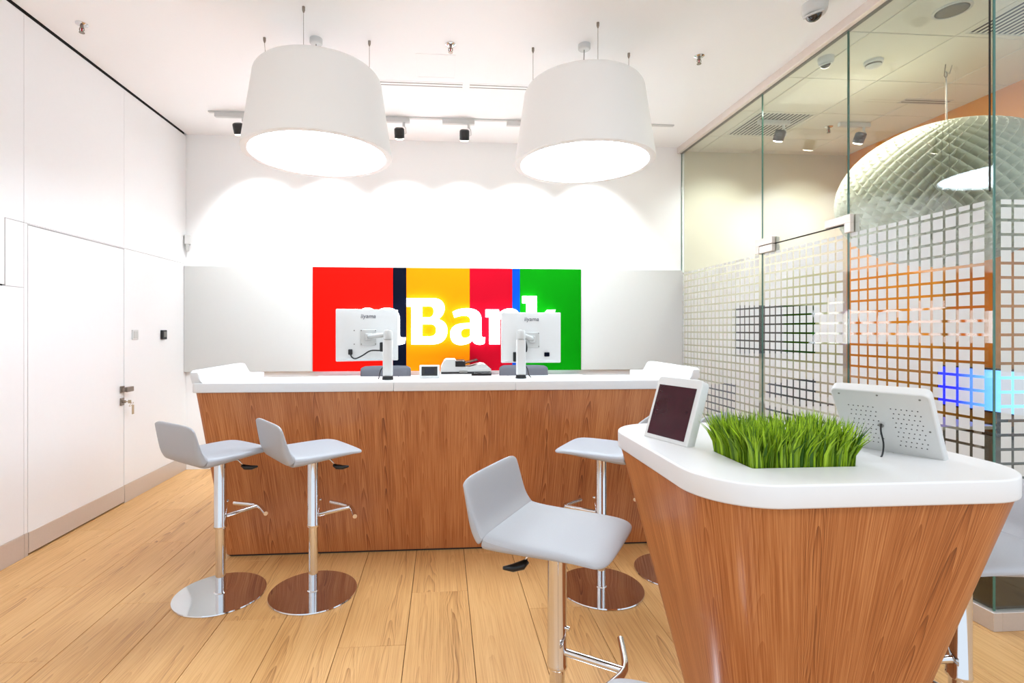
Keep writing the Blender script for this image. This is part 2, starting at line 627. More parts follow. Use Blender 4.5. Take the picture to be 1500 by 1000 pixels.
# access panel in the wall nearest to the camera
lpanel(2.2, 3.324, ZB, 1.66)
lpanel(2.2, 2.62, 1.66, 2.06)
lpanel(3.19, 3.324, 1.66, 2.06)
hatch = structure(MB().rbox(XL - 0.012, 2.626, 1.668, XL + 0.002, 3.184, 2.248, 0.002, 1).build('trim_2', 'leftpanel'))
door = structure(MB().rbox(XL - 0.02, 3.356, 0.012, XL - 0.001, 4.308, ZT, 0.001, 1).build('door_1', 'leftpanel'))
MB().rbox(XL - 0.006, 3.357, 0.012, XL + 0.004, 4.307, ZB, 0.001, 1).build('kick_plate', 'steel', door)
# handle, lock, key
hb = MB().rbox(XL, 4.255, 0.895, XL + 0.012, 4.30, 0.950, 0.002, 1)
hb.rbox(XL + 0.01, 4.262, 0.905, XL + 0.05, 4.285, 0.938, 0.003, 1)
hb.rbox(XL + 0.035, 4.262, 0.902, XL + 0.058, 4.345, 0.942, 0.004, 2)
handle = hb.build('door_handle', 'nickel', door)
lk = MB().rbox(XL, 4.255, 0.795, XL + 0.010, 4.30, 0.855, 0.002, 1)
lk.tube([(XL, 4.277, 0.825), (XL + 0.03, 4.277, 0.825)], 0.012, 12)
lk.build('lock', 'nickel', door, auto=30)
ky = MB().tube([(XL + 0.03, 4.277, 0.825), (XL + 0.055, 4.277, 0.825)], 0.004, 8)
ky.rbox(XL + 0.05, 4.275, 0.812, XL + 0.075, 4.279, 0.838, 0.001, 1)
ky.tube([(XL + 0.062 + 0.014 * math.cos(a), 4.30 + 0.018 * math.sin(a), 0.80 + 0.018 * math.cos(a)) for a in [i * math.pi / 6 for i in range(13)]], 0.0015, 6)
ky.rbox(XL + 0.05, 4.325, 0.715, XL + 0.054, 4.352, 0.79, 0.001, 1)
ky.build('key', 'brass', door, auto=30)
# metal baseboards
bl = structure(MB().rbox(XL - 0.018, 4.3135, 0, XL + 0.004, YB, ZB, 0.0015, 1).build('baseboard_left', 'steel'))
b2 = structure(MB().rbox(XL - 0.018, YF, 0, XL + 0.004, 3.3225, ZB, 0.0015, 1).build('baseboard_left', 'steel'))
MB().rbox(XL - 0.018, 3.3255, 0, XL + 0.003, 3.3525, ZB, 0.001, 1).build('jamb_foot', 'steel', b2)

wall_back = structure(MB().box(XL - 0.16, YB, 0, XM + 0.2, YB + 0.16, 3.5).build('wall_back', 'wall'))
MB().rbox(XL + 0.002, YB - 0.05, 0.98, -1.309, YB, 2.036, 0.002, 1).build('panel', 'panel', wall_back)
MB().rbox(1.454, YB - 0.05, 0.98, XG - 0.012, YB, 2.036, 0.002, 1).build('panel', 'panel', wall_back)

ceiling = structure(MB().box(XL + 0.009, YF, ZC, XG + 0.02, YB, ZC + 0.14).build('ceiling', 'ceil'))
structure(MB().box(XL - 0.02, YF, ZC + 0.03, XL + 0.03, YB, ZC + 0.13).build('trim_1', 'dark'))
# faint inspection hatch in the plaster
hf = MB()
hx0, hy0, hx1, hy1 = -0.19, 3.63, 0.095, 3.965
for q in ((hx0, hy0, hx1, hy0 + 0.004), (hx0, hy1 - 0.004, hx1, hy1), (hx0, hy0, hx0 + 0.004, hy1), (hx1 - 0.004, hy0, hx1, hy1)):
    hf.box(q[0], q[1], ZC - 0.002, q[2], q[3], ZC)
hf.build('hatch_frame', 'wall', ceiling)

# ------------------------------------------------------------------ meeting room behind glass: shell
wall_right = structure(MB().box(XM, YC - 0.02, 0, XM + 0.15, YB, 3.5).build('wall_right', 'orange'))
mceil = structure(MB().box(XG + 0.02, YC, ZM + 0.012, XM, YB, ZM + 0.16).build('ceiling', 'dark'))
tx = [XG + 0.02, 2.755, 3.345, 3.94, XM]
ty = [YC, 2.5, 3.09, 3.685, 4.275, 4.865, YB]
GR = [(1, 4), (2, 1)]          # tiles that hold a slatted air grille
for i in range(len(tx) - 1):
    for j in range(len(ty) - 1):
        if (i, j) in GR:
            continue
        MB().rbox(tx[i] + 0.004, ty[j] + 0.004, ZM, tx[i + 1] - 0.004, ty[j + 1] - 0.004, ZM + 0.014, 0.002, 1).build('tile', 'meetceil', mceil)
# meeting room wall finish on the back wall
MB().box(XG + 0.03, YB - 0.006, 0, XM, YB, ZM).build('panel', 'meetwall', wall_back)
structure(MB().box(XG + 0.02, YC + 0.03, ZM, XG + 0.035, YB, ZC).build('trim_3', 'white'))

# ------------------------------------------------------------------ glass partition
def zframe(b, x0, y0, z0, x1, y1, z1):
    return b.rbox(x0, y0, z0, x1, y1, z1, 0.002, 1)
gt = MB().rbox(XG - 0.05, YC - 0.05, ZC - 0.062, XG + 0.02, YB, ZC, 0.003, 1)
ht = structure(gt.build('trim_4', 'patch'))
MB().box(XG - 0.014, YC, ZC - 0.066, XG + 0.014, YB, ZC - 0.062).build('channel', 'grey', ht)
h2 = structure(MB().rbox(XG + 0.02, YC - 0.05, ZC - 0.062, XM, YC + 0.03, ZC, 0.003, 1).build('trim_5', 'patch'))
MB().box(XG + 0.014, YC - 0.014, ZC - 0.066, XM, YC + 0.014, ZC - 0.062).build('channel', 'grey', h2)
bg = structure(MB().rbox(XG - 0.022, YC - 0.022, 0, XG + 0.022, 3.05, 0.088, 0.002, 1).build('baseboard_right', 'steel'))
bg3 = structure(MB().rbox(XG - 0.022, 3.915, 0, XG + 0.022, YB, 0.088, 0.002, 1).build('baseboard_right', 'steel'))
bg2 = structure(MB().rbox(XG + 0.022, YC - 0.022, 0, XM, YC + 0.022, 0.088, 0.002, 1).build('baseboard_front', 'steel'))
MB().box(XG + 0.012, YC + 0.008, 0.088, XM, YC + 0.02, 0.42).build('kick_panel', 'gloss', bg2)

GT = 0.010
M['film_y'] = film_mat('etched_film_side', 'Y', 0.0)
M['film_x'] = film_mat('etched_film_front', 'X', 0.0)
def side_pane(name, y0, y1, z0, z1, film=None, parent=None):
    ob = MB().box(XG - GT / 2, y0 + 0.0035, z0, XG + GT / 2, y1 - 0.0035, z1).build(name, 'glass', parent)
    e = MB().box(XG - GT / 2, y0 + 0.0015, z0, XG + GT / 2, y0 + 0.0035, z1)
    e.box(XG - GT / 2, y1 - 0.0035, z0, XG + GT / 2, y1 - 0.0015, z1)
    e.build('glass_edge', 'edge', ob)
    if film:
        f0, f1 = film
        me = bpy.data.meshes.new('film')
        x = -0.0
        me.from_pydata([(x, 0.0, f0), (x, y1 - y0 - 0.05, f0), (x, y1 - y0 - 0.05, f1), (x, 0.0, f1)], [], [(0, 1, 2, 3)])
        link('frosted_film', me, 'film_y', ob, (XG - GT / 2 - 0.001, y0 + 0.025, 0))
    return ob
structure(side_pane('window_1', 3.915, YB - 0.002, 0.088, ZC - 0.062, (0.12, 2.01)))
structure(side_pane('window_2', 3.046, 3.915, 2.075, ZC - 0.062))
structure(side_pane('window_3', YC - GT / 2, 3.046, 0.088, ZC - 0.062, (0.42, 2.01)))
MB().box(XG + 0.008, YC + 0.022, 0.088, XG + 0.02, 3.046, 0.42).build('kick_panel', 'gloss', bg)
gd = structure(side_pane('door_2', 3.046, 3.915, 0.012, 2.065, (0.12, 2.01)))
# patch fittings at both upper corners of the glass door (L shaped clamp on the fixed glass, plate on the door)
for (yc, sgn) in ((3.915, -1), (3.046, 1)):
    pf = MB()
    for x0, x1 in ((XG - 0.032, XG - GT / 2 - 0.0005), (XG + GT / 2 + 0.0005, XG + 0.032)):
        ya, yb = sorted((yc - sgn * 0.05, yc + sgn * 0.165))
        pf.rbox(x0, ya, 2.073, x1, yb, 2.125, 0.002, 1)
        ya, yb = sorted((yc - sgn * 0.05, yc - sgn * 0.002))
        pf.rbox(x0, ya, 2.012, x1, yb, 2.073, 0.002, 1)
    pf.build('patch_fitting', 'patch', gd)
    pd = MB()
    for x0, x1 in ((XG - 0.032, XG - GT / 2 - 0.0005), (XG + GT / 2 + 0.0005, XG + 0.032)):
        ya, yb = sorted((yc + sgn * 0.004, yc + sgn * 0.165))
        pd.rbox(x0, ya, 2.012, x1, yb, 2.066, 0.002, 1)
    if sgn < 0:
        pd.build('patch_fitting', 'patch', gd)
structure(MB().box(XG - GT / 2, 3.05, 2.0665, XG + GT / 2, 3.911, 2.0735).build('trim_6', 'dark'))
# front pane, square to the side panes
fp = structure(MB().box(XG + GT / 2, YC - GT / 2, 0.088, XM, YC + GT / 2, ZC - 0.062).build('window_4', 'glass'))
MB().box(XG - GT / 2 - 0.001, YC - GT / 2 - 0.001, 0.088, XG + GT / 2, YC - GT / 2 + 0.0015, ZC - 0.062).build('glass_edge', 'edge', fp)
MB().box(XG - 0.0095, YC + 0.006, 2.05, XG - 0.0055, YC + 0.012, ZC - 0.062).build('seal', 'dark', fp)
me = bpy.data.meshes.new('film')
me.from_pydata([(0, 0, 0.42), (XM - XG - 0.05, 0, 0.42), (XM - XG - 0.05, 0, 2.01), (0, 0, 2.01)], [], [(0, 1, 2, 3)])
link('frosted_film', me, 'film_x', fp, (XG + 0.018, YC - GT / 2 - 0.001, 0))

# ------------------------------------------------------------------ striped wall sign with glowing letters
YS = YB - 0.05
sign = thing('wall_sign', 'wide sign of coloured stripes with glowing white letters on the back wall', 'sign', (0.0725, YB, 0.98))
def sx(u):
    return -1.307 + (u - 460.0) * 2.759 / 389.0
def sz(v):
    return 2.035 - (v - 392.0 - (0)) * 1.053 / 149.5
stripes = [(460, 573.3, 'red'), (573.3, 592.4, 'navyp'), (592.4, 684, 'amber'), (684, 746.4, 'crimson'), (746.4, 757.6, 'blue'), (757.6, 849, 'green')]
for (u0, u1, mn) in stripes:
    MB().rbox(sx(u0) + 0.0006 - 0.0725, -0.062, 0, sx(u1) - 0.0006 - 0.0725, -0.001, 1.056, 0.001, 1).build('stripe_panel', mn, sign)
def path(cmds):
    pts = []
    for c in cmds:
        if c[0] in 'ML':
            pts.append((c[1], c[2]))
        else:
            p0 = pts[-1]
            p1, p2, p3 = (c[1], c[2]), (c[3], c[4]), (c[5], c[6])
            for i in range(1, 9):
                s = i / 8
                k = ((1 - s) ** 3, 3 * s * (1 - s) ** 2, 3 * s * s * (1 - s), s ** 3)
                pts.append(tuple(k[0] * p0[j] + k[1] * p1[j] + k[2] * p2[j] + k[3] * p3[j] for j in (0, 1)))
    return [(sx(x), sz(y)) for (x, y) in pts]
def P(s):
    out, tok, i = [], s.replace(',', ' ').split(), 0
    while i < len(tok):
        n = 6 if tok[i] == 'C' else 2
        out.append((tok[i],) + tuple(float(x) for x in tok[i + 1:i + 1 + n]))
        i += 1 + n
    return path(out)
LETTERS = [
    ['M 506 452.5 L 524.5 452.5 L 526 457 C 529 453 533 450.5 538 450.5 C 544 450.5 548 453 550 457.5 C 553.5 453 558 450.5 566 450.5 C 577 450.5 583.5 456 583.5 467 L 583.5 489 C 583.5 493 586 493.5 592 493 L 591 501.5 C 585 505 568.5 506 568.5 492 L 568.5 470 C 568.5 465.5 567 463 563.5 463 C 560 463 556 465 554.5 467.5 L 554.5 503 L 539.5 503 L 539.5 470 C 539.5 465.5 538 463 534.5 463 C 531 463 528 465 526.5 467.5 L 526.5 503 L 511.5 503 L 511.5 463.8 L 506 463.8'],
    ['M 593.3 436.7 L 633 436.7 C 642 436.7 647.5 443 647.5 450.5 C 647.5 458 643.5 463.5 638 466.5 C 646 468.5 651.5 474 651.5 483 C 651.5 496 643 503 630 503 L 600 503 L 600 448.5 L 593.3 448.5',
     'M 615.5 448 L 626 448 C 630 448 632 451 632 455.5 C 632 461 629 464 625 464 L 615.5 464', 'M 615.5 474 L 628 474 C 633 474 635.5 478 635.5 482.5 C 635.5 488 632 491.5 627 491.5 L 615.5 491.5'],
    ['M 659 456 C 665 452.5 672 450.8 680 450.8 C 694 450.8 700.6 457 700.6 468 L 700.6 489 C 700.6 493 703 493.5 706 493 L 705 502 C 702 504 698 504 695 503.5 C 690.5 502.8 688.5 500 687.5 497.5 C 684 502 677 504 670 504 C 660 504 655.5 497 655.5 488.5 C 655.5 477 664 473 676 472.5 L 684.5 472 L 684.5 469 C 684.5 464 682 461.5 676 461.5 C 671 461.5 666 462.8 661.6 464.5',
     'M 684.5 480 L 680 480 C 674 480 670.8 482.5 670.8 487.5 C 670.8 491.5 673 493.8 677 493.8 C 680 493.8 683 492.5 684.5 490'],
    ['M 706.7 452.5 L 725.5 452.5 L 727 457 C 731 453 736 450.8 742 450.8 C 752 450.8 757 457 757 467 L 757 489 C 757 493 759 493.5 762 493 L 761 502 C 757 504.5 741.5 505 741.5 492 L 741.5 470 C 741.5 465 739.5 463 736 463 C 732.5 463 729.5 465 727.5 467.5 L 727.5 503 L 711.9 503 L 711.9 463.8 L 706.7 463.8'],
    ['M 760.4 432.6 L 781.2 432.6 L 781.2 471 L 797 452.8 L 809 452.5 L 806 460 L 793 474 L 808 496 L 812 503 L 795 503 L 783 484 L 781.2 486 L 781.2 503 L 766.4 503 L 766.4 443 L 760.4 443'],
]
TO_WALL = Matrix(((1, 0, 0, -0.0725), (0, 0, -1, 0), (0, 1, 0, -0.98), (0, 0, 0, 1)))
for ls in LETTERS:
    me = slab([P(q) for q in ls], 0.09, 0.12)
    me.materials.clear()
    me.transform(TO_WALL)
    link('letter', me, 'letterglow', sign)

# ------------------------------------------------------------------ service counter
CX = 0.073
def counter_ring(z, x0, x1, yf, yb, yi, wing):
    """U seen from above: front run with two wings to the back"""
    r = 0.03
    out = arc(x0 + r, yf + r, r, 180, 270, 5) + arc(x1 - r, yf + r, r, 270, 360, 5)
    out += [(x1, yb), (x1 - wing, yb), (x1 - wing, yi), (x0 + wing, yi), (x0 + wing, yb), (x0, yb)]
    return [(x, y, z) for (x, y) in out]
counter = thing('service_counter', 'long wood veneered service counter with a white top and raised ends', 'counter', (CX, 3.12, 0))
def crel(ring):
    return [(x - CX, y - 3.12, z) for (x, y, z) in ring]
crings = [crel(counter_ring(0.014, -1.335, 1.481, 3.24, 3.82, 3.40, 0.10)), crel(counter_ring(1.028, -1.462, 1.608, 3.12, 3.90, 3.45, 0.125))]
crings = densify(crings, step=0.06)
veneer_uv(loft(crings).build('veneer_body', 'veneer', counter, auto=30), crings)
loft([crel(counter_ring(0.0, -1.325, 1.471, 3.252, 3.81, 3.39, 0.14)), crel(counter_ring(0.014, -1.325, 1.471, 3.252, 3.81, 3.39, 0.14))]).build('plinth', 'dark', counter)
def top_piece(outline):
    me = slab([[(x - CX, y - 3.12) for (x, y) in outline]], 1.028, 1.086, 0.006, 2)
    me.materials.clear()
    smooth_by_angle(me, 40)
    return link('top_section', me, 'solid', counter)
xa, xb = -1.475, 1.621
ytf, yti, ytb = 3.105, 3.475, 3.66
s1, s2 = -0.295, 0.449
top_piece([(s1 - 0.001, ytf), (s1 - 0.001, yti)] + [(-1.33, yti), (-1.33, ytb + 0.255), (xa, ytb + 0.255)] + arc(xa + 0.03, ytf + 0.03, 0.03, 180, 270, 5))
top_piece([(s1 + 0.001, ytf), (s2 - 0.001, ytf), (s2 - 0.001, yti), (s1 + 0.001, yti)])
top_piece(arc(xb - 0.03, ytf + 0.03, 0.03, 270, 360, 5) + [(xb, ytb + 0.255), (1.476, ytb + 0.255), (1.476, yti), (s2 + 0.001, yti), (s2 + 0.001, ytf)])
# raised ends: an upstand along each side, its back end swept down into the top
def upstand(x0, sgn):
    prof = [(ytf + 0.02, 1.08), (ytf + 0.004, 1.12), (ytf + 0.008, 1.148)] + [(ytf + 0.028, 1.160)]
    prof += [(3.80, 1.160), (3.83, 1.156), (3.85, 1.143), (3.862, 1.12), (3.874, 1.10), (3.895, 1.088), (3.918, 1.082)]
    n = len(prof)
    v, f = [], []
    for k, (dx, ins) in enumerate(((0.0, 0.004), (0.004, 0.0), (0.036, 0.0), (0.042, 0.003), (0.058, 0.018), (0.075, 0.052))):
        for (y, z) in prof:
            h = (z - 1.08) / 0.08
            if k < 4:
                v.append((x0 + sgn * (dx - 0.006 * h) - CX, y - 3.12, z - ins * h))
            else:
                zz = 1.08 + (z - 1.08) * (0.30 if k == 4 else 0.06)
                v.append((x0 + sgn * dx - CX, y - 3.12, zz))
    m_ = 6
    for k in range(m_ - 1):
        for i in range(n - 1):
            f.append((k * n + i, k * n + i + 1, (k + 1) * n + i + 1, (k + 1) * n + i))
        f.append((k * n + n - 1, k * n, (k + 1) * n, (k + 1) * n + n - 1))
    f.append(tuple(range(n)))
    f.append(tuple(range((m_ - 1) * n, m_ * n)))
    ob = MB().add(v, f).build('upstand', 'solid', counter)
    bm = bmesh.new(); bm.from_mesh(ob.data); bmesh.ops.recalc_face_normals(bm, faces=bm.faces); bm.to_mesh(ob.data); bm.free()
    smooth_by_angle(ob.data, 50)
upstand(xa, 1)
upstand(xb, -1)
# working desk of the staff side, one board between the wings
MB().rbox(-1.30 - CX, 3.45 - 3.12, 0.72, 1.445 - CX, 3.95 - 3.12, 0.75, 0.003, 1).build('desk_board', 'solid', counter)

# back cabinet below the sign
cab = thing('back_cabinet', 'low white cabinet under the striped sign behind the counter', 'cabinet', (0.1, 5.04, 0))
MB().rbox(-1.33, -0.2, 0.04, 1.33, 0.258, 0.905, 0.003, 1).build('body', 'white', cab)
MB().rbox(-1.35, -0.215, 0.905, 1.35, 0.262, 0.935, 0.004, 2).build('worktop', 'solid', cab)
MB().box(-1.31, -0.18, 0, 1.31, 0.25, 0.04).build('plinth', 'dark', cab)
for i in range(4):
    x0 = -1.328 + i * 0.664
    d = MB().rbox(x0 + 0.002, -0.219, 0.05, x0 + 0.662, -0.2005, 0.9, 0.002, 1).build('door', 'white', cab)
    hx = x0 + (0.6 if i % 2 == 0 else 0.05)
    MB().tube([(hx, -0.22, 0.7), (hx, -0.24, 0.7), (hx, -0.24, 0.84), (hx, -0.22, 0.84)], 0.005, 8).build('handle', 'steel', d)

# ------------------------------------------------------------------ pendant lamps
def pendant(x, y, label, anchors, cord):
    z0 = 2.53
    t_ = thing('pendant_lamp', label, 'lamp', (x, y, z0), group='big white drum pendants')
    prof = [(0.424, 0.028), (0.425, 0.006), (0.429, 0.001), (0.434, 0.0), (0.463, 0.0), (0.469, 0.004), (0.470, 0.012), (0.405, 0.455)]
    prof += [(0.405 - 0.06 + 0.06 * math.cos(R(a)), 0.455 + 0.075 * math.sin(R(a))) for a in (15, 30, 45, 60, 75, 90)]
    prof += [(0.28, 0.534), (0.0, 0.536)]
    s_ = MB().lathe(prof[::1], 96)
    s_.f = [q for q in s_.f if len(q) <= 4]
    s_.build('shade', 'shade', t_, auto=35)
    MB().lathe([(0.0, 0.022), (0.4235, 0.022), (0.4235, 0.020), (0.0, 0.020)], 96).build('diffuser', 'lampglow', t_)
    for (ax, ay) in anchors:
        d = Vector((ax - x, ay - y))
        bx, by = (d.normalized() * min(d.length, 0.385))[:]
        c = MB().tube([(bx, by, 0.49), (ax - x, ay - y, ZC - z0 - 0.03)], 0.0016, 6).build('suspension_wire', 'nickel', t_)
        MB().lathe([(0.009, 0), (0.009, -0.02), (0.004, -0.035), (0.0, -0.035)], 12, (ax - x, ay - y, ZC - z0)).build('ceiling_anchor', 'nickel', c, auto=30)
    cx_, cy_ = cord[0] - x, cord[1] - y
    c = MB().tube([(cx_ * 0.6, cy_ * 0.6, 0.53), (cx_ * 0.8 - 0.004, cy_ * 0.8, 0.65), (cx_, cy_, ZC - z0 - 0.03)], 0.003, 8).build('power_cord', 'grey', t_)
    MB().lathe([(0.042, 0), (0.042, -0.03), (0.036, -0.036), (0.0, -0.036)], 24, (cx_, cy_, ZC - z0)).build('ceiling_rose', 'white', t_, auto=30)
    return t_
pendant(-0.803, 3.385, 'big white drum pendant hanging above the two stools by the door wall', [(-0.84, 3.157), (-1.19, 3.51), (-0.494, 3.498)], (-0.849, 3.50))
pendant(0.962, 3.415, 'big white drum pendant hanging nearer the glass partition', [(0.99, 3.181), (0.629, 3.50), (1.318, 3.518)], (0.973, 3.435))

# ------------------------------------------------------------------ track and spot heads
TY = 4.725
tr = MB().rbox(-2.09, TY - 0.016, ZC - 0.012, 2.21, TY + 0.016, ZC, 0.002, 1).build('track_rail', 'white')
tag(tr, 'thin white lighting track running along the ceiling before the sign', 'rail')
def head(x, y, zc, label, tilt, group='spot heads on the ceiling track', light=None, twist=0.0):
    t_ = thing('track_spotlight', label, 'spotlight', (x, y, zc), 0, group)
    MB().rbox(-0.20, -0.018, -0.052, 0.10, 0.018, -0.013, 0.003, 1).build('adapter', 'white', t_)
    st = MB().tube([(0.045, 0, -0.05), (0.045, 0, -0.085)], 0.012, 10)
    st.tube([(0.045, 0, -0.082), (0.062, 0.0, -0.098), (0.066, 0.0, -0.15), (0.055, 0, -0.155)], 0.004, 8)
    st.build('yoke', 'white', t_, auto=30)
    mt = Matrix.Translation((0.005, 0.0, -0.148)) @ Matrix.Rotation(twist, 4, 'Y') @ Matrix.Rotation(tilt, 4, 'X')
    hd = MB().lathe([(0.0, 0.047), (0.03, 0.047), (0.042, 0.040), (0.045, 0.03), (0.045, -0.04), (0.042, -0.046), (0.036, -0.046), (0.034, -0.03), (0, -0.03)], 24, axis=mt)
    for k in range(4):
        hd.lathe([(0.046, 0.032 - k * 0.012), (0.0475, 0.030 - k * 0.012), (0.046, 0.026 - k * 0.012)], 24, axis=mt)
    h_ = hd.build('lamp_head', 'black', t_, auto=30)
    MB().lathe([(0.031, -0.041), (0.037, -0.044), (0.037, -0.052), (0.033, -0.056), (0.0, -0.056)], 24, axis=mt).build('lens', 'spotglow', h_)
    if light:
        lp = Vector((x, y, zc)) + (mt @ Vector((0, 0, -0.068)))
        spot('spot_beam', lp, light, SPOT_W if group.startswith('spot heads on the ceiling') else SPOT_W_MEET, 88, 1.0)
    return t_
tilt = R(28)
for (x, lb) in ((-1.835, 'black spot head on the track beside the pendant by the door wall'),
                (-0.40, 'black spot head on the track just past the pendant by the door wall'),
                (0.20, 'black spot head on the track between the two pendants, nearer the glass side'),):
    head(x + 0.0, TY, ZC, lb, tilt, light=(x + 0.01, YB, 2.1))
for x, lb in ((-1.15, 'black spot head on the track covered by the pendant by the door wall'),
              (0.80, 'black spot head on the track covered by the glass side pendant, nearer the middle'),
              (1.55, 'black spot head at the glass end of the track, covered by the pendant')):
    head(x, TY, ZC, lb, tilt, light=(x + 0.01, YB, 2.1))

# linear air slots
for (x0, x1, lb) in ((-1.16, 0.165, 'pair of slim air slots in the ceiling starting behind the pendant by the door wall'), (0.215, 1.55, 'pair of slim air slots in the ceiling ending behind the glass side pendant')):
    t_ = thing('air_slot', lb, 'vent', ((x0 + x1) / 2, 4.085, ZC), 0, 'linear ceiling air slots')
    h = (x1 - x0) / 2
    MB().box(-h, -0.05, -0.003, h, 0.05, 0.0).build('frame', 'ceil', t_)
    for yy in (-0.024, 0.018):
        MB().box(-h + 0.004, yy - 0.0035, -0.005, h - 0.004, yy + 0.0035, -0.003).build('slot', 'grey', t_)

# sprinklers
def sprinkler(x, y, zc, label):
    t_ = thing('sprinkler', label, 'sprinkler', (x, y, zc), 0, 'ceiling sprinklers')
    MB().lathe([(0.036, 0.0), (0.036, -0.004), (0.022, -0.012), (0.014, -0.014), (0.0, -0.014)], 20).build('escutcheon', 'chrome', t_, auto=40)
    b = MB().tube([(0, 0, -0.012), (0, 0, -0.028)], 0.010, 10)
    b.tube([(-0.012, 0, -0.025), (-0.014, 0, -0.04), (-0.003, 0, -0.055)], 0.003, 6)
    b.tube([(0.012, 0, -0.025), (0.014, 0, -0.04), (0.003, 0, -0.055)], 0.003, 6)
    b.lathe([(0.016, -0.055), (0.016, -0.058), (0.0, -0.058)], 14)
    b.build('body', 'nickel', t_, auto=40)
    MB().tube([(0, 0, -0.028), (0, 0, -0.053)], 0.004, 8).build('glass_bulb', 'crimson', t_, smooth=True)
sprinkler(-2.304, 3.438, ZC, 'chrome sprinkler in the ceiling near the white panelled door wall')
sprinkler(0.056, 3.499, ZC, 'chrome sprinkler in the ceiling between the two pendants')
sprinkler(1.833, 3.516, ZC, 'chrome sprinkler in the ceiling between a pendant and the glass')
sprinkler(3.64, 4.55, ZM, 'small sprinkler in the tiled ceiling of the meeting room')

# dome cameras
def dome(x, y, zc, s, label):
    t_ = thing('dome_camera', label, 'camera', (x, y, zc), R(-150))
    MB().lathe([(0.070 * s, 0), (0.070 * s, -0.02 * s), (0.066 * s, -0.045 * s), (0.058 * s, -0.062 * s), (0.045 * s, -0.068 * s), (0.0, -0.068 * s)], 32).build('housing', 'white', t_, auto=50)
    mt = Matrix.Translation((0.012 * s, 0, -0.062 * s)) @ Matrix.Rotation(R(20), 4, 'Y')
    MB().lathe([(0.046 * s * math.cos(R(a)), -0.046 * s * math.sin(R(a))) for a in range(0, 91, 10)], 28, axis=mt).build('dome_glass', 'lens', t_, smooth=True)
    MB().lathe([(0.055 * s, 0.002), (0.055 * s, -0.008 * s), (0.045 * s, -0.010 * s)], 28, axis=mt).build('ring', 'white', t_, auto=40)
dome(2.235, 2.905, ZC, 1.0, 'white dome security camera with dark lens on the main ceiling')
dome(2.70, 3.40, ZM, 0.72, 'small white dome camera on the tiled ceiling behind the glass')

# small fittings on the door wall
t_ = thing('keypad', 'small black keypad box on the white wall beside the door', 'keypad', (XL, 4.876, 1.356))
MB().rbox(0, -0.038, -0.042, 0.022, 0.038, 0.042, 0.004, 2).build('housing', 'black', t_)
MB().rbox(0.021, -0.016, -0.022, 0.0235, 0.026, 0.028, 0.001, 1).build('display', 'grey', t_)
t_ = thing('light_switch', 'flat white light switch on the wall beside the door', 'switch', (XL, 4.45, 1.36))
MB().rbox(0, -0.041, -0.041, 0.009, 0.041, 0.041, 0.003, 2).build('plate', 'white', t_)
MB().rbox(0.008, -0.029, -0.029, 0.013, 0.029, 0.029, 0.002, 1).build('rocker', 'offwhite', t_)
t_ = thing('motion_sensor', 'white motion sensor in the corner where door wall meets back wall', 'sensor', (XL + 0.03, YB - 0.035, 2.285))
MB().rbox(-0.028, -0.02, -0.035, 0.03, 0.033, 0.06, 0.008, 3, Matrix.Rotation(R(25), 4, 'Z')).build('housing', 'white', t_)
MB().rbox(-0.014, -0.024, -0.10, 0.014, 0.01, -0.034, 0.006, 2, Matrix.Rotation(R(25), 4, 'Z')).build('bracket', 'offwhite', t_)

# ------------------------------------------------------------------ stools
def shell(pts, half, front_trim, back_trim, ends=(True, True)):
    """upholstered shell: centre line of (x, z, thickness) swept across y with soft edges"""
    js = [-1, -0.985, -0.94, -0.82, -0.5, 0, 0.5, 0.82, 0.94, 0.985, 1]
    n = len(pts)
    v = []
    for j in js:
        a = abs(j)
        k = math.sqrt(max(0.0, 1 - a ** 14)) * 0.9 + 0.1
        e = max(0.0, (a - 0.70) / 0.30)
        trim = 1 - math.sqrt(max(0.0, 1 - e * e))
        up, lo = [], []
        for i, (x, z, th) in enumerate(pts):
            p0, p1 = pts[max(i - 1, 0)], pts[min(i + 1, n - 1)]
            tx_, tz_ = p1[0] - p0[0], p1[1] - p0[1]
            l = math.hypot(tx_, tz_)
            nx, nz = tz_ / l, -tx_ / l
            x2, z2 = x, z
            if front_trim:
                wgt = max(0.0, 1 - i * 0.30)
                x2 -= front_trim * trim * wgt
            if back_trim:
                wgt = max(0.0, 1 - (n - 1 - i) * 0.35)
                z2 -= back_trim * trim * wgt
            up.append((x2 + nx * th / 2 * k, half * j, z2 + nz * th / 2 * k))
            lo.append((x2 - nx * th / 2 * k, half * j, z2 - nz * th / 2 * k))
        v += up + lo[::-1]
    m_ = 2 * n
    f = []
    for s in range(len(js) - 1):
        for i in range(m_):
            k = (i + 1) % m_
            f.append((s * m_ + i, (s + 1) * m_ + i, (s + 1) * m_ + k, s * m_ + k))
    f.append(tuple(range(m_)))
    f.append(tuple(reversed(range((len(js) - 1) * m_, len(js) * m_))))
    return MB().add(v, f)

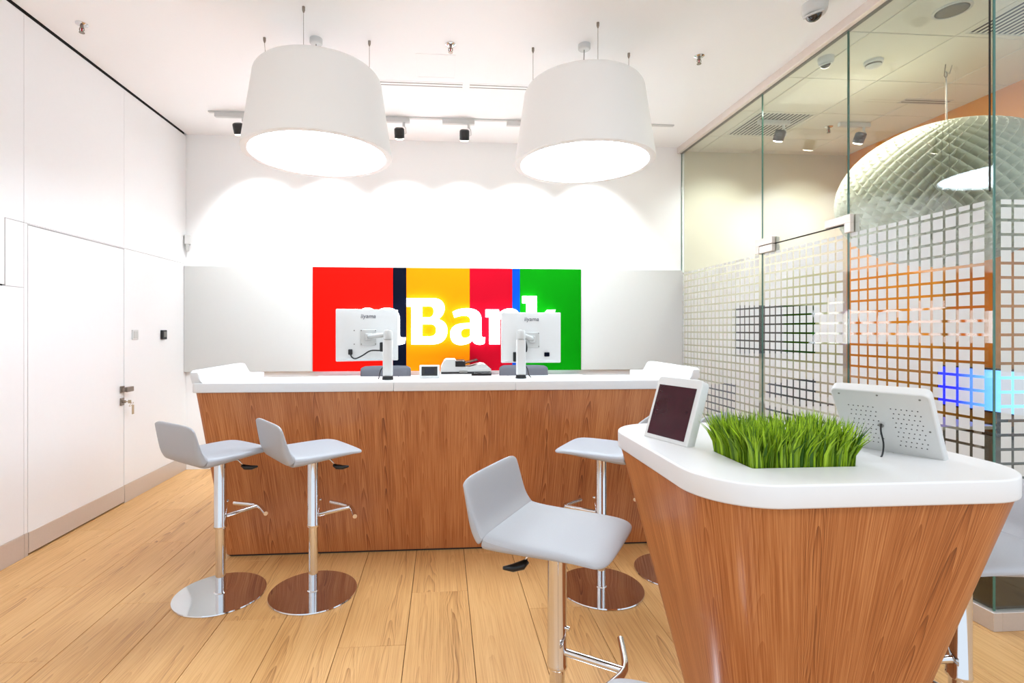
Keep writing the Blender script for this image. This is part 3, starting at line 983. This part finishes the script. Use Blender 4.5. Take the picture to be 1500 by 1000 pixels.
def stool_proto():
    t_ = thing('bar_stool', 'x', 'stool', group='grey bar stools')
    MB().lathe([(0.0, 0.0), (0.226, 0.0), (0.228, 0.004), (0.226, 0.009), (0.10, 0.011), (0.032, 0.014), (0.028, 0.018), (0.0, 0.018)], 96).build('base', 'chrome', t_, auto=20)
    MB().tube([(0, 0, 0.012), (0, 0, 0.40)], 0.0245, 32).build('post', 'chrome', t_, auto=40)
    sl = MB().lathe([(0.0245, 0.355), (0.032, 0.355), (0.033, 0.358), (0.033, 0.366), (0.031, 0.370), (0.0305, 0.755), (0.0, 0.755)], 32)
    sl.build('sleeve', 'chrome', t_, auto=30)
    cl = MB().tube([(0.026, 0, 0.485), (0.042, 0, 0.485)], 0.007, 10)
    fz = 0.408
    fr = MB().tube([(0.026, 0, fz), (0.208, 0, fz)], 0.0115, 14)
    fr.tube([(0.165, -0.152, fz), (0.192, -0.08, fz), (0.208, -0.03, fz), (0.212, 0, fz), (0.208, 0.03, fz), (0.192, 0.08, fz), (0.165, 0.152, fz)], 0.0115, 14)
    f_ = fr.build('footrest', 'chrome', t_, auto=40)
    cl.build('bolt', 'chrome', f_, auto=40)
    lv = MB().tube([(0.01, -0.03, 0.715), (0.018, -0.085, 0.704), (0.022, -0.112, 0.672)], 0.0045, 8).build('lever', 'chrome', t_, smooth=True)
    MB().tube([(0.021, -0.100, 0.676), (0.024, -0.118, 0.664), (0.030, -0.150, 0.660), (0.036, -0.180, 0.664)], [0.008, 0.014, 0.012, 0.005], 10).build('lever_grip', 'black', lv, smooth=True)
    MB().rbox(-0.10, -0.09, 0.722, 0.10, 0.09, 0.735, 0.004, 1).build('mounting_plate', 'black', t_)
    seat = [(0.208, 0.752, 0.006), (0.200, 0.755, 0.014), (0.165, 0.760, 0.024), (0.08, 0.758, 0.034), (-0.04, 0.753, 0.042), (-0.13, 0.750, 0.050), (-0.168, 0.753, 0.058), (-0.172, 0.754, 0.056)]
    back = [(-0.1735, 0.756, 0.056), (-0.180, 0.760, 0.060), (-0.201, 0.790, 0.046), (-0.213, 0.835, 0.036), (-0.224, 0.880, 0.030), (-0.232, 0.920, 0.022), (-0.235, 0.934, 0.014), (-0.236, 0.940, 0.006)]
    for nm, pts, ft, bt in (('seat', seat, 0.045, 0), ('backrest', back, 0, 0.03)):
        ob = shell(pts, 0.192, ft, bt).build(nm, 'leather', t_, smooth=True)
        md = ob.modifiers.new('s', 'SUBSURF')
        md.levels = md.render_levels = 2
    return t_
st0 = stool_proto()
stools = [
    (-1.173, 2.789, 52, 'grey leather bar stool at the counter end by the door wall'),
    (-0.687, 2.774, 36, 'grey leather bar stool at the counter, second from the door wall'),
    (0.857, 2.704, 146, 'grey leather bar stool facing the door wall, with its back behind the white kiosk top'),
    (1.345, 2.86, 128, 'grey bar stool almost hidden behind the kiosk, only its dark base showing'),
    (0.366, 1.605, -33, 'large pale bar stool pulled up to the screen side of the kiosk'),
    (1.555, 1.425, 180, 'bar stool on the glass side of the kiosk, mostly covered by it'),
    (0.385, 0.665, 62, 'bar stool before the kiosk front, only its seat tip in view'),
]
for i, (x, y, a, lb) in enumerate(stools):
    o = st0 if i == 0 else copy_tree(st0)
    o.location = (x, y, 0)
    o.rotation_euler = (0, 0, R(a))
    o['label'] = lb
    for ch in o.children:           # the lever swings with the seat and stands differently on each
        if ch.name.split('.')[0] == 'lever':
            ch.rotation_euler = (0, 0, R({0: 38, 1: 48, 4: -55}.get(i, 0)))
    if i == 4:                      # this one is let down a little
        for ch in o.children:
            if ch.name.split('.')[0] in ('sleeve', 'footrest'):
                ch.location.z -= 0.03

# ------------------------------------------------------------------ kiosk table
KX, KY = 1.03, 1.47
kiosk = thing('kiosk_table', 'tapered wooden kiosk table with rounded white top and sunken planter', 'table', (KX, KY, 0))
k0, k1, k2, k3 = 0.605, 1.09, 1.46, 1.86
def kring(z, ins, r):
    return [(x - KX, y - KY, z) for (x, y) in rrect(k0 + ins, k1 + ins, k2 - ins, k3 - ins, r, 10)]
rings = [kring(0.0, 0.228, 0.12), kring(0.30, 0.163, 0.13), kring(0.65, 0.086, 0.145), kring(0.995, 0.010, 0.160)]
rings = densify(rings)
veneer_uv(loft(rings).build('veneer_body', 'veneer', kiosk, auto=40), rings)
hx0, hy0, hx1, hy1 = 0.784, 1.234, 1.064, 1.425
me = slab([[(x - KX, y - KY) for (x, y) in rrect(k0, k1, k2, k3, 0.172, 14)], [(x - KX, y - KY) for (x, y) in rrect(hx0, hy0, hx1, hy1, 0.004, 2)]], 0.995, 1.05, 0.005, 3)
me.materials.clear()
smooth_by_angle(me, 40)
link('white_top', me, 'solid', kiosk)

# planter of grass set into the top
pl = thing('grass_planter', 'bed of bright green artificial grass sunk in the kiosk top', 'plant', ((hx0 + hx1) / 2, (hy0 + hy1) / 2, 1.0))
hw, hd = (hx1 - hx0) / 2 - 0.001, (hy1 - hy0) / 2 - 0.001
MB().rbox(-hw, -hd, -0.004, hw, hd, 0.047, 0.002, 1).build('liner', 'soil', pl)
gb = MB()
for i in range(2000):
    e = random.random()
    x, y = random.uniform(-hw + 0.002, hw - 0.002), random.uniform(-hd + 0.002, hd - 0.002)
    if e < 0.16:
        y = -hd + random.uniform(0.002, 0.012)
    elif e < 0.26:
        x = -hw + random.uniform(0.002, 0.012)
    elif e < 0.33:
        x = hw - random.uniform(0.002, 0.012)
    h = random.uniform(0.085, 0.138)
    a = random.uniform(0, 2 * math.pi)
    out = Vector((x / hw, y / hd, 0)) * random.uniform(0.0, 0.028) + Vector((math.cos(a), math.sin(a), 0)) * random.uniform(0.004, 0.036)
    wd = random.uniform(0.0024, 0.0046)
    ta = random.uniform(0, math.pi)
    side = Vector((math.cos(ta), math.sin(ta), 0)) * wd
    v, f = [], []
    for s in (0, 0.35, 0.68, 1.0):
        c = Vector((x, y, 0.045)) + out * s ** 2.0 + Vector((0, 0, h * (s - 0.12 * s * s * (out.length / 0.05))))
        if s < 1:
            k = (1, 0.95, 0.62)[int(s * 3)]
            v += [c - side * k, c + side * k]
        else:
            v.append(c)
    f = [(0, 1, 3, 2), (2, 3, 5, 4), (4, 5, 6)]
    gb.add(v, f)
go = gb.build('grass_blades', 'grass', pl)
go['kind'] = 'stuff'

# tablets on slanted housings
def tablet(a, b, n, lean, h, th, label, inner):
    """a, b: ends of the foot of the screen face; n: horizontal way the screen looks"""
    a, b, n = Vector((*a, 1.05)), Vector((*b, 1.05)), Vector((*n, 0)).normalized()
    t_ = thing('tablet_display', label, 'tablet', tuple((a + b) / 2))
    ex = (b - a)
    wd = ex.length
    ex.normalize()
    ey = (Vector((0, 0, h)) - n * lean)
    ln = ey.length
    ey.normalize()
    ez = ex.cross(ey)
    if ez.dot(n) < 0:
        ez = -ez
    mt = Matrix((ex, ey, ez)).transposed().to_4x4()
    # local: x along the foot, y up the face, z out of the screen
    o2 = rrect(-wd / 2, 0.0, wd / 2, ln, [0.004, 0.004, 0.016, 0.016], 5)
    me_ = slab([o2], -th, 0, 0.004, 2)
    me_.materials.clear()
    me_.transform(mt)
    smooth_by_angle(me_, 40)
    hs = link('housing', me_, 'white', t_)
    x0, x1, y0, y1 = inner
    sc = MB().rbox(x0, y0, -0.0005, x1, y1, 0.0012, 0.0004, 1)
    sc.v = [tuple(mt @ Vector(q)) for q in sc.v]
    sc.build('screen', 'screen', t_)
    return t_, mt, wd, ln
tabA, mtA, wA, lA = tablet((0.662, 1.635), (0.724, 1.462), (-0.934, -0.357), 0.07, 0.197, 0.032, 'white framed tablet with a dark screen standing beside the grass', (-0.079, 0.076, 0.014, 0.180))
tabB, mtB, wB, lB = tablet((1.256, 1.473), (1.372, 1.283), (0.87, 0.5), 0.14, 0.2, 0.03, 'white tablet housing seen from its perforated back on the kiosk', (-0.095, 0.095, 0.02, 0.225))
hb = MB()
for x0 in (-0.075, 0.022):
    for i in range(6):
        for j in range(9):
            c = Vector((x0 + i * 0.0115 + (j % 2) * 0.004, 0.055 + j * 0.0165, -0.0302))
            pts = [mtB @ (c + Vector((0.0017 * math.cos(q * math.pi / 3), 0.0017 * math.sin(q * math.pi / 3), 0))) for q in range(6)]
            pts2 = [mtB @ (c + Vector((0.0017 * math.cos(q * math.pi / 3), 0.0017 * math.sin(q * math.pi / 3), -0.0004))) for q in range(6)]
            hb.add(pts + pts2, [tuple(range(6, 12))] + [(q, (q + 1) % 6, 6 + (q + 1) % 6, 6 + q) for q in range(6)])
ho = hb.build('vent_holes', 'dark', tabB)
ho['kind'] = 'stuff'
for x, y in ((-0.09, 0.228), (0, 0.232), (0.09, 0.228), (0.095, 0.12), (0.0, 0.02)):
    MB().lathe([(0.0025, 0), (0.0025, 0.001), (0.0, 0.001)], 10, tuple(mtB @ Vector((x, y, -0.031))), axis=mtB @ Matrix.Rotation(math.pi, 4, 'X')).build('screw', 'grey', tabB)
c0 = mtB @ Vector((-0.010, 0.122, -0.030))
cp = [c0, c0 + Vector((-0.010, -0.010, 0.004)), c0 + Vector((-0.014, -0.014, -0.014)), c0 + Vector((-0.010, -0.018, -0.050)), c0 + Vector((-0.020, -0.022, -0.082)), c0 + Vector((-0.045, -0.026, -0.095)), c0 + Vector((-0.075, -0.026, -0.097))]
def smooth_path(pts, n=6):
    pts = [Vector(q) for q in pts]
    out = []
    for i in range(len(pts) - 1):
        p0, p1, p2, p3 = pts[max(i - 1, 0)], pts[i], pts[i + 1], pts[min(i + 2, len(pts) - 1)]
        for k in range(n):
            s = k / n
            out.append(0.5 * ((2 * p1) + (p2 - p0) * s + (2 * p0 - 5 * p1 + 4 * p2 - p3) * s * s + (3 * p1 - p0 - 3 * p2 + p3) * s ** 3))
    out.append(pts[-1])
    return out
MB().tube(smooth_path(cp), 0.0022, 8).build('cable', 'black', tabB, smooth=True)
MB().lathe([(0.006, 0), (0.006, 0.003), (0.0, 0.003)], 14, tuple(mtB @ Vector((-0.010, 0.122, -0.0295))), axis=mtB @ Matrix.Rotation(math.pi, 4, 'X')).build('cable_grommet', 'grey', tabB)

# ------------------------------------------------------------------ things on the counter
def monitor(px, py, cx, cy, cz, rz, label, extra):
    t_ = thing('desk_monitor', label, 'monitor', (px, py, 1.086), 0, 'white monitors on the counter')
    MB().lathe([(0.036, 0.0), (0.036, 0.006), (0.033, 0.022), (0.0, 0.022)], 24).build('base', 'black', t_, auto=30)
    MB().rbox(-0.030, -0.022, 0.020, 0.030, 0.022, 0.255, 0.010, 3).build('post', 'white', t_, auto=40)
    j = MB().lathe([(0.0, 0.315), (0.022, 0.312), (0.028, 0.30), (0.029, 0.255), (0.0, 0.255)], 24)
    j.build('pivot', 'offwhite', t_, auto=40)
    c = Vector((cx - px, cy - py, cz - 1.086))
    rot = Matrix.Translation(c) @ Matrix.Rotation(rz, 4, 'Z')
    W, H = 0.402, 0.338
    def rel(b):
        b.v = [tuple(rot @ Vector(q)) for q in b.v]
        return b
    hs = MB().rbox(-W / 2, -0.004, -H / 2, W / 2, 0.022, H / 2, 0.006, 2)
    # thicker back: a wide shallow tray with a sloping upper edge
    y0, y1 = -0.024, -0.003
    v = [(-0.195, y1, 0.160), (0.195, y1, 0.160), (0.195, y1, -0.160), (-0.195, y1, -0.160), (-0.135, y0, 0.075), (0.135, y0, 0.075), (0.168, y0, -0.15), (-0.168, y0, -0.15)]
    hs.add(v, [(0, 1, 5, 4), (1, 2, 6, 5), (2, 3, 7, 6), (3, 0, 4, 7), (4, 5, 6, 7)])
    h_ = rel(hs).build('housing', 'white', t_, auto=30)
    rel(MB().rbox(-W / 2 + 0.014, 0.0215, -H / 2 + 0.02, W / 2 - 0.014, 0.0235, H / 2 - 0.014, 0.0008, 1)).build('screen', 'lcd', t_)
    vp = MB().rbox(-0.052, -0.030, -0.068, 0.052, -0.023, 0.036, 0.003, 1)
    vp.rbox(-0.022, -0.050, -0.032, 0.022, -0.028, 0.012, 0.006, 2)
    rel(vp).build('mounting_plate', 'offwhite', t_, auto=40)
    for x in (-0.046, 0.046, -0.09):
        for z in (-0.058, 0.030):
            MB().lathe([(0.004, 0), (0.004, 0.002), (0, 0.002)], 10, tuple(rot @ Vector((x, -0.0305 if abs(x) < 0.08 else -0.0245, z))), axis=Matrix.Rotation(R(90), 4, 'X')).build('screw', 'grey', t_)
    e = rot @ Vector((0, -0.04, -0.01))
    MB().tube([(0, 0, 0.285), tuple((Vector((0, 0, 0.285)) + e) / 2 + Vector((0, -0.01, 0))), tuple(e)], 0.016, 14).build('arm', 'offwhite', t_, smooth=True)
    tm = rot @ Matrix.Translation((0.0, -0.0135, 0.123)) @ Matrix.Rotation(R(90 - 13.5), 4, 'X')
    lettering('iiyama', 0.040, 0.0015, 'fabric', h_, tm, shear=0.15)
    extra(t_, rot)
    return t_
def ex1(t_, rot):
    pts = [rot @ Vector(q) for q in ((-0.115, -0.028, -0.10), (-0.11, -0.034, -0.135), (-0.085, -0.04, -0.15), (-0.04, -0.05, -0.13), (0.01, -0.06, -0.10))]
    pts += [Vector((-0.02, 0.03, 0.19)), Vector((-0.012, 0.03, 0.275))]
    MB().tube(smooth_path(pts), 0.0045, 8).build('cable', 'black', t_, smooth=True)
    b = MB().rbox(-0.128, -0.036, -0.125, -0.102, -0.02, -0.09, 0.003, 1)
    b.v = [tuple(rot @ Vector(q)) for q in b.v]
    b.build('power_plug', 'black', t_)
    MB().rbox(-0.055, 0.028, 0.175, -0.025, 0.045, 0.235, 0.006, 2).build('cable_clip', 'black', t_)
    MB().tube(smooth_path([(-0.02, 0.03, 0.09), (-0.045, 0.02, 0.06), (-0.055, 0.015, 0.02), (-0.06, 0.01, 0.003)]), 0.0035, 8).build('cable', 'black', t_, smooth=True)
def ex2(t_, rot):
    b = MB().rbox(-0.125, -0.034, -0.16, -0.098, -0.02, -0.095, 0.003, 1)
    b.v = [tuple(rot @ Vector(q)) for q in b.v]
    b.build('power_plug', 'black', t_)
    b = MB().rbox(0.085, -0.040, -0.125, 0.118, -0.022, -0.098, 0.003, 1)
    b.v = [tuple(rot @ Vector(q)) for q in b.v]
    b.build('video_plug', 'navyp', t_)
    MB().tube(smooth_path([(0.012, 0.02, 0.29), (0.03, 0.03, 0.25), (0.042, 0.035, 0.20), (0.04, 0.04, 0.17)]), 0.007, 8).build('cable', 'black', t_, smooth=True)
    MB().tube(smooth_path([(0.03, 0.03, 0.09), (0.045, 0.02, 0.06), (0.055, 0.015, 0.02), (0.07, 0.01, 0.004)]), 0.0035, 8).build('cable', 'black', t_, smooth=True)
monitor(-0.344, 3.25, -0.487, 3.375, 1.366, R(17), 'white monitor turned at an angle, seen from behind against the red stripe', ex1)
monitor(0.509, 3.275, 0.595, 3.385, 1.348, R(-1), 'white monitor seen from behind against the blue and green stripes', ex2)

t_ = thing('desk_phone_display', 'small white framed touch display standing between the two monitors', 'display', (-0.084, 3.335, 1.086))
rt = Matrix.Rotation(R(-14), 4, 'X')
MB().rbox(-0.066, -0.008, 0.0, 0.066, 0.008, 0.086, 0.005, 2, rt).build('housing', 'white', t_, auto=40)
MB().rbox(-0.052, -0.0095, 0.014, 0.052, -0.0075, 0.074, 0.001, 1, rt).build('screen', 'black', t_)
MB().rbox(-0.032, -0.0102, 0.026, 0.032, -0.009, 0.062, 0.0005, 1, rt).build('panel_picture', 'lcd', t_)
MB().rbox(-0.05, 0.0, 0.0, 0.05, 0.06, 0.010, 0.003, 1).build('stand', 'white', t_)

# scanner with a sheet feeder on the back cabinet
t_ = thing('scanner', 'white and black desktop scanner with a tilted paper feeder behind the counter', 'scanner', (0.222, 5.06, 0.935))
MB().rbox(-0.245, -0.15, 0.0, 0.245, 0.15, 0.045, 0.008, 2).build('body', 'white', t_, auto=40)
MB().rbox(-0.235, -0.155, 0.040, 0.252, 0.15, 0.060, 0.006, 2).build('band', 'black', t_, auto=40)
MB().rbox(0.06, -0.158, 0.006, 0.252, -0.14, 0.05, 0.003, 1).build('front_cover', 'black', t_)
ld = MB()
pr = [(-0.24, 0.060), (-0.238, 0.10), (-0.205, 0.165), (-0.185, 0.178), (-0.10, 0.178), (-0.085, 0.165), (-0.07, 0.115), (0.05, 0.105), (0.16, 0.135), (0.20, 0.128), (0.25, 0.085), (0.252, 0.062)]
ld.add([(x, -0.14, z) for x, z in pr] + [(x, 0.14, z) for x, z in pr], [tuple(range(12)), tuple(reversed(range(12, 24)))] + [(i, 12 + i, 12 + (i + 1) % 12, (i + 1) % 12) for i in range(12)])
ob = ld.build('lid', 'offwhite', t_)
bm = bmesh.new(); bm.from_mesh(ob.data); bmesh.ops.recalc_face_normals(bm, faces=bm.faces); bm.to_mesh(ob.data); bm.free()
MB().rbox(-0.098, -0.143, 0.108, 0.0, 0.10, 0.168, 0.004, 1).build('feeder_mouth', 'black', t_)
MB().rbox(-0.02, -0.12, -0.005, 0.19, 0.10, 0.005, 0.002, 1, Matrix.Translation((-0.06, 0, 0.125)) @ Matrix.Rotation(R(-14), 4, 'Y')).build('paper_tray', 'black', t_)
MB().rbox(-0.06, -0.161, 0.052, 0.02, -0.15, 0.072, 0.002, 1).build('control_panel', 'grey', t_)

# office chairs of the staff side
def office_chair(x, y, rz, label):
    t_ = thing('office_chair', label, 'chair', (x, y, 0), rz, 'grey office chairs behind the counter')
    bk = shell([(0.0, 0.62, 0.02), (-0.012, 0.66, 0.035), (-0.02, 0.80, 0.045), (-0.015, 0.95, 0.04), (0.0, 1.08, 0.03), (0.006, 1.118, 0.018)], 0.195, 0, 0.03)
    ob = bk.build('backrest', 'fabric', t_, (0.20, 0, 0), smooth=True)
    ob.rotation_euler = (0, 0, math.pi)
    st = MB().rbox(-0.24, -0.23, 0.44, 0.19, 0.23, 0.52, 0.03, 3).build('seat', 'fabric', t_, auto=50)
    MB().tube([(0.10, 0, 0.44), (0.235, 0, 0.46), (0.25, 0, 0.62), (0.235, 0, 0.75)], 0.018, 10).build('back_support', 'black', t_, smooth=True)
    MB().tube([(0, 0, 0.10), (0, 0, 0.44)], 0.025, 14).build('gas_lift', 'chrome', t_, auto=40)
    for k in range(5):
        a = k * 2 * math.pi / 5
        d = Vector((math.cos(a), math.sin(a), 0))
        lg = MB().tube([d * 0.02 + Vector((0, 0, 0.11)), d * 0.28 + Vector((0, 0, 0.075))], [0.022, 0.014], 8).build('leg', 'chrome', t_, smooth=True)
        MB().tube([d * 0.28 + Vector((d.y, -d.x, 0)) * 0.018 + Vector((0, 0, 0.03)), d * 0.28 - Vector((d.y, -d.x, 0)) * 0.018 + Vector((0, 0, 0.03))], 0.03, 14).build('caster', 'black', lg, auto=40)
    return t_
office_chair(-0.47, 4.24, R(-82), 'grey office chair behind the monitor at the red stripe')
office_chair(0.67, 4.24, R(-96), 'grey office chair behind the monitor at the green stripe')

# ------------------------------------------------------------------ meeting room contents
# honeycomb paper lantern: folded sheets that meet along zigzags
LZ = 2.37
def lantern():
    t_ = thing('honeycomb_lantern', 'huge white honeycomb paper lantern hanging in the meeting room', 'lamp', (3.63, 3.42, LZ))
    A, B = 0.665, 0.51
    ns, nl = 100, 34
    b = MB()
    step = 2 * math.pi / ns
    for i in range(ns):
        v, f = [], []
        for j in range(nl + 1):
            th = math.pi * (0.04 + 0.92 * j / nl)
            ro, z = A * math.sin(th), B * math.cos(th)
            for part in (0.72, 1.0):
                sgn = 1 if (j + i) % 2 == 0 else -1
                a = i * step + sgn * step * 0.47
                v.append((ro * part * math.cos(a), ro * part * math.sin(a), z * (part * 0.15 + 0.85)))
        for j in range(nl):
            f.append((2 * j, 2 * j + 1, 2 * j + 3, 2 * j + 2))
        b.add(v, f)
    sh = b.build('honeycomb_sheets', 'paper', t_)
    sh['kind'] = 'stuff'
    core = [(0.73 * A * math.sin(math.pi * k / 16), 0.94 * B * math.cos(math.pi * k / 16)) for k in range(17)]
    MB().lathe(core, 32).build('core', 'paper', t_, smooth=True)
    MB().tube([(0, 0, B * 0.9), (0, 0, ZM - LZ - 0.09)], 0.002, 6).build('suspension_wire', 'nickel', t_)
    MB().tube([(0.012, 0, B * 0.9), (0.012, 0.004, 0.80), (0.0, 0.0, 0.90), (0.03, 0, ZM - LZ - 0.07), (0.06, 0.01, ZM - LZ)], 0.003, 6).build('power_cord', 'white', t_, smooth=True)
    MB().tube([(0.012 * math.sin(a), 0, ZM - LZ - 0.075 + 0.02 * math.cos(a)) for a in [k * 0.5 for k in range(10)]] + [(0, 0, ZM - LZ)], 0.003, 6).build('ceiling_hook', 'nickel', t_, smooth=True)
lantern()

def grille(i, j, label):
    x0, x1, y0, y1 = tx[i] + 0.003, tx[i + 1] - 0.003, ty[j] + 0.003, ty[j + 1] - 0.003
    t_ = thing('air_grille', label, 'vent', ((x0 + x1) / 2, (y0 + y1) / 2, ZM), 0, 'slatted ceiling grilles')
    hx, hy = (x1 - x0) / 2, (y1 - y0) / 2
    f = MB()
    f.box(-hx, -hy, 0, hx, -hy + 0.03, 0.013).box(-hx, hy - 0.03, 0, hx, hy, 0.013).box(-hx, -hy + 0.03, 0, -hx + 0.03, hy - 0.03, 0.013).box(hx - 0.03, -hy + 0.03, 0, hx, hy - 0.03, 0.013)
    f.build('frame', 'meetceil', t_)
    MB().box(-hx + 0.03, -hy + 0.03, 0.011, hx - 0.03, hy - 0.03, 0.0125).build('backing', 'black', t_)
    n = 14
    for k in range(n):
        x = -hx + 0.03 + (2 * hx - 0.06) * (k + 0.5) / n
        MB().rbox(-0.006, -hy + 0.03, -0.001, 0.006, hy - 0.03, 0.001, 0.0004, 1, Matrix.Translation((x, 0, 0.005)) @ Matrix.Rotation(R(18), 4, 'Y')).build('slat', 'meetceil', t_)
grille(1, 4, 'slatted air grille in the tiled ceiling near the back wall')
grille(2, 1, 'slatted air grille in the tiled ceiling near the glass corner')

t_ = thing('ceiling_speaker', 'round grey speaker set in the tiled ceiling behind the glass', 'speaker', (3.05, 2.835, ZM))
MB().lathe([(0.095, 0.0), (0.095, -0.005), (0.082, -0.008), (0.08, -0.004), (0.0, -0.004)], 40).build('rim', 'white', t_, auto=30)
MB().lathe([(0.080, -0.005), (0.06, -0.009), (0.0, -0.011)], 40).build('mesh_cover', 'grey', t_, smooth=True)
t_ = thing('smoke_detector', 'round white smoke detector on the tiled ceiling behind the glass', 'detector', (3.075, 3.42, ZM))
MB().lathe([(0.058, 0.0), (0.058, -0.016), (0.05, -0.02), (0.048, -0.034), (0.03, -0.046), (0.0, -0.048)], 32).build('housing', 'white', t_, auto=30)
MB().lathe([(0.049, -0.021), (0.0495, -0.024), (0.0495, -0.031), (0.049, -0.033)], 32).build('vent_ring', 'grey', t_)
t_ = thing('air_slot', 'short pair of air slots in the tiled meeting room ceiling', 'vent', (4.05, 3.99, ZM), 0)
MB().box(-0.21, -0.045, -0.003, 0.21, 0.045, 0.0).build('frame', 'white', t_)
for yy in (-0.02, 0.016):
    MB().box(-0.2, yy - 0.005, -0.005, 0.2, yy + 0.005, -0.003).build('slot', 'grey', t_)
head(3.08, 4.45, ZM + 0.012, 'dark spot head on the meeting room ceiling beside its grille', R(30), 'meeting room spot heads', (2.92, YB, 2.3))
head(3.86, 4.45, ZM + 0.012, 'dark spot head on the meeting room ceiling above the lantern edge', R(30), 'meeting room spot heads', (3.9, YB, 2.3))

t_ = thing('television', 'flat black television on the meeting room back wall', 'television', (3.61, YB - 0.03, 1.405))
MB().rbox(-0.445, -0.02, -0.26, 0.445, 0.01, 0.26, 0.005, 1).build('housing', 'black', t_)
MB().rbox(-0.43, -0.022, -0.235, 0.43, -0.019, 0.247, 0.001, 1).build('screen', 'gloss', t_)
MB().box(-0.1, 0.01, -0.1, 0.1, 0.024, 0.1).build('bracket', 'dark', t_)

t_ = thing('meeting_table', 'pale meeting table with steel legs behind the frosted glass', 'table', (3.35, 3.95, 0))
MB().rbox(-0.42, -0.75, 0.72, 0.42, 0.75, 0.745, 0.004, 1).build('tabletop', 'table', t_)
for x in (-0.36, 0.36):
    for y in (-0.68, 0.68):
        MB().tube([(x, y, 0), (x, y, 0.72)], 0.02, 12).build('leg', 'steel', t_, auto=40)
def meet_chair(x, y, rz, label):
    t_ = thing('meeting_chair', label, 'chair', (x, y, 0), rz, 'navy chairs around the meeting table')
    ob = shell([(0.0, 0.50, 0.02), (-0.01, 0.54, 0.04), (-0.012, 0.66, 0.04), (-0.005, 0.78, 0.032), (0.0, 0.835, 0.02)], 0.21, 0, 0.03).build('backrest', 'navy', t_, (-0.20, 0, 0), smooth=True)
    MB().rbox(-0.2, -0.21, 0.42, 0.22, 0.21, 0.48, 0.02, 3).build('seat', 'navy', t_, auto=50)
    for sx_ in (-1, 1):
        for sy_ in (-1, 1):
            MB().tube([(sx_ * 0.16, sy_ * 0.17, 0.43), (sx_ * 0.2, sy_ * 0.2, 0)], 0.011, 8).build('leg', 'chrome', t_, smooth=True)
    return t_
meet_chair(2.98, 4.93, R(-70), 'navy chair at the back wall end of the meeting table')
meet_chair(3.62, 4.95, R(-100), 'navy chair under the television behind the frosted glass')
t_ = thing('laptop', 'dark slim laptop open on the meeting table', 'laptop', (3.2, 4.25, 0.745))
MB().rbox(-0.16, -0.11, 0, 0.16, 0.11, 0.016, 0.004, 1).build('base', 'black', t_)
MB().rbox(-0.16, 0.10, 0.012, 0.16, 0.112, 0.21, 0.003, 1).build('lid', 'black', t_)

# sideboard with a lit screen on the orange wall
t_ = thing('sideboard', 'dark low sideboard along the orange wall', 'sideboard', (XM - 0.21, 3.6, 0))
MB().rbox(-0.2, -1.1, 0.0, 0.2, 1.1, 0.62, 0.004, 1).build('body', 'grey', t_)
MB().rbox(-0.21, -1.12, 0.62, 0.205, 1.12, 0.645, 0.003, 1).build('top', 'gloss', t_)
for k in range(3):
    MB().rbox(-0.212, -1.09 + k * 0.73, 0.03, -0.2005, -0.365 + k * 0.73, 0.60, 0.002, 1).build('door', 'grey', t_)
t_ = thing('lit_display', 'wide display showing blue light on the dark sideboard', 'display', (XM - 0.14, 3.62, 0.645))
MB().rbox(-0.09, -0.12, 0.0, 0.06, 0.12, 0.012, 0.003, 1).build('stand', 'black', t_)
MB().rbox(-0.01, -0.03, 0.01, 0.02, 0.03, 0.15, 0.003, 1).build('neck', 'black', t_)
MB().rbox(-0.02, -0.50, 0.105, 0.02, 0.50, 0.455, 0.004, 1).build('housing', 'black', t_)
MB().rbox(-0.0215, -0.485, 0.12, -0.0195, 0.485, 0.44, 0.0005, 1).build('screen', 'bluescreen', t_)
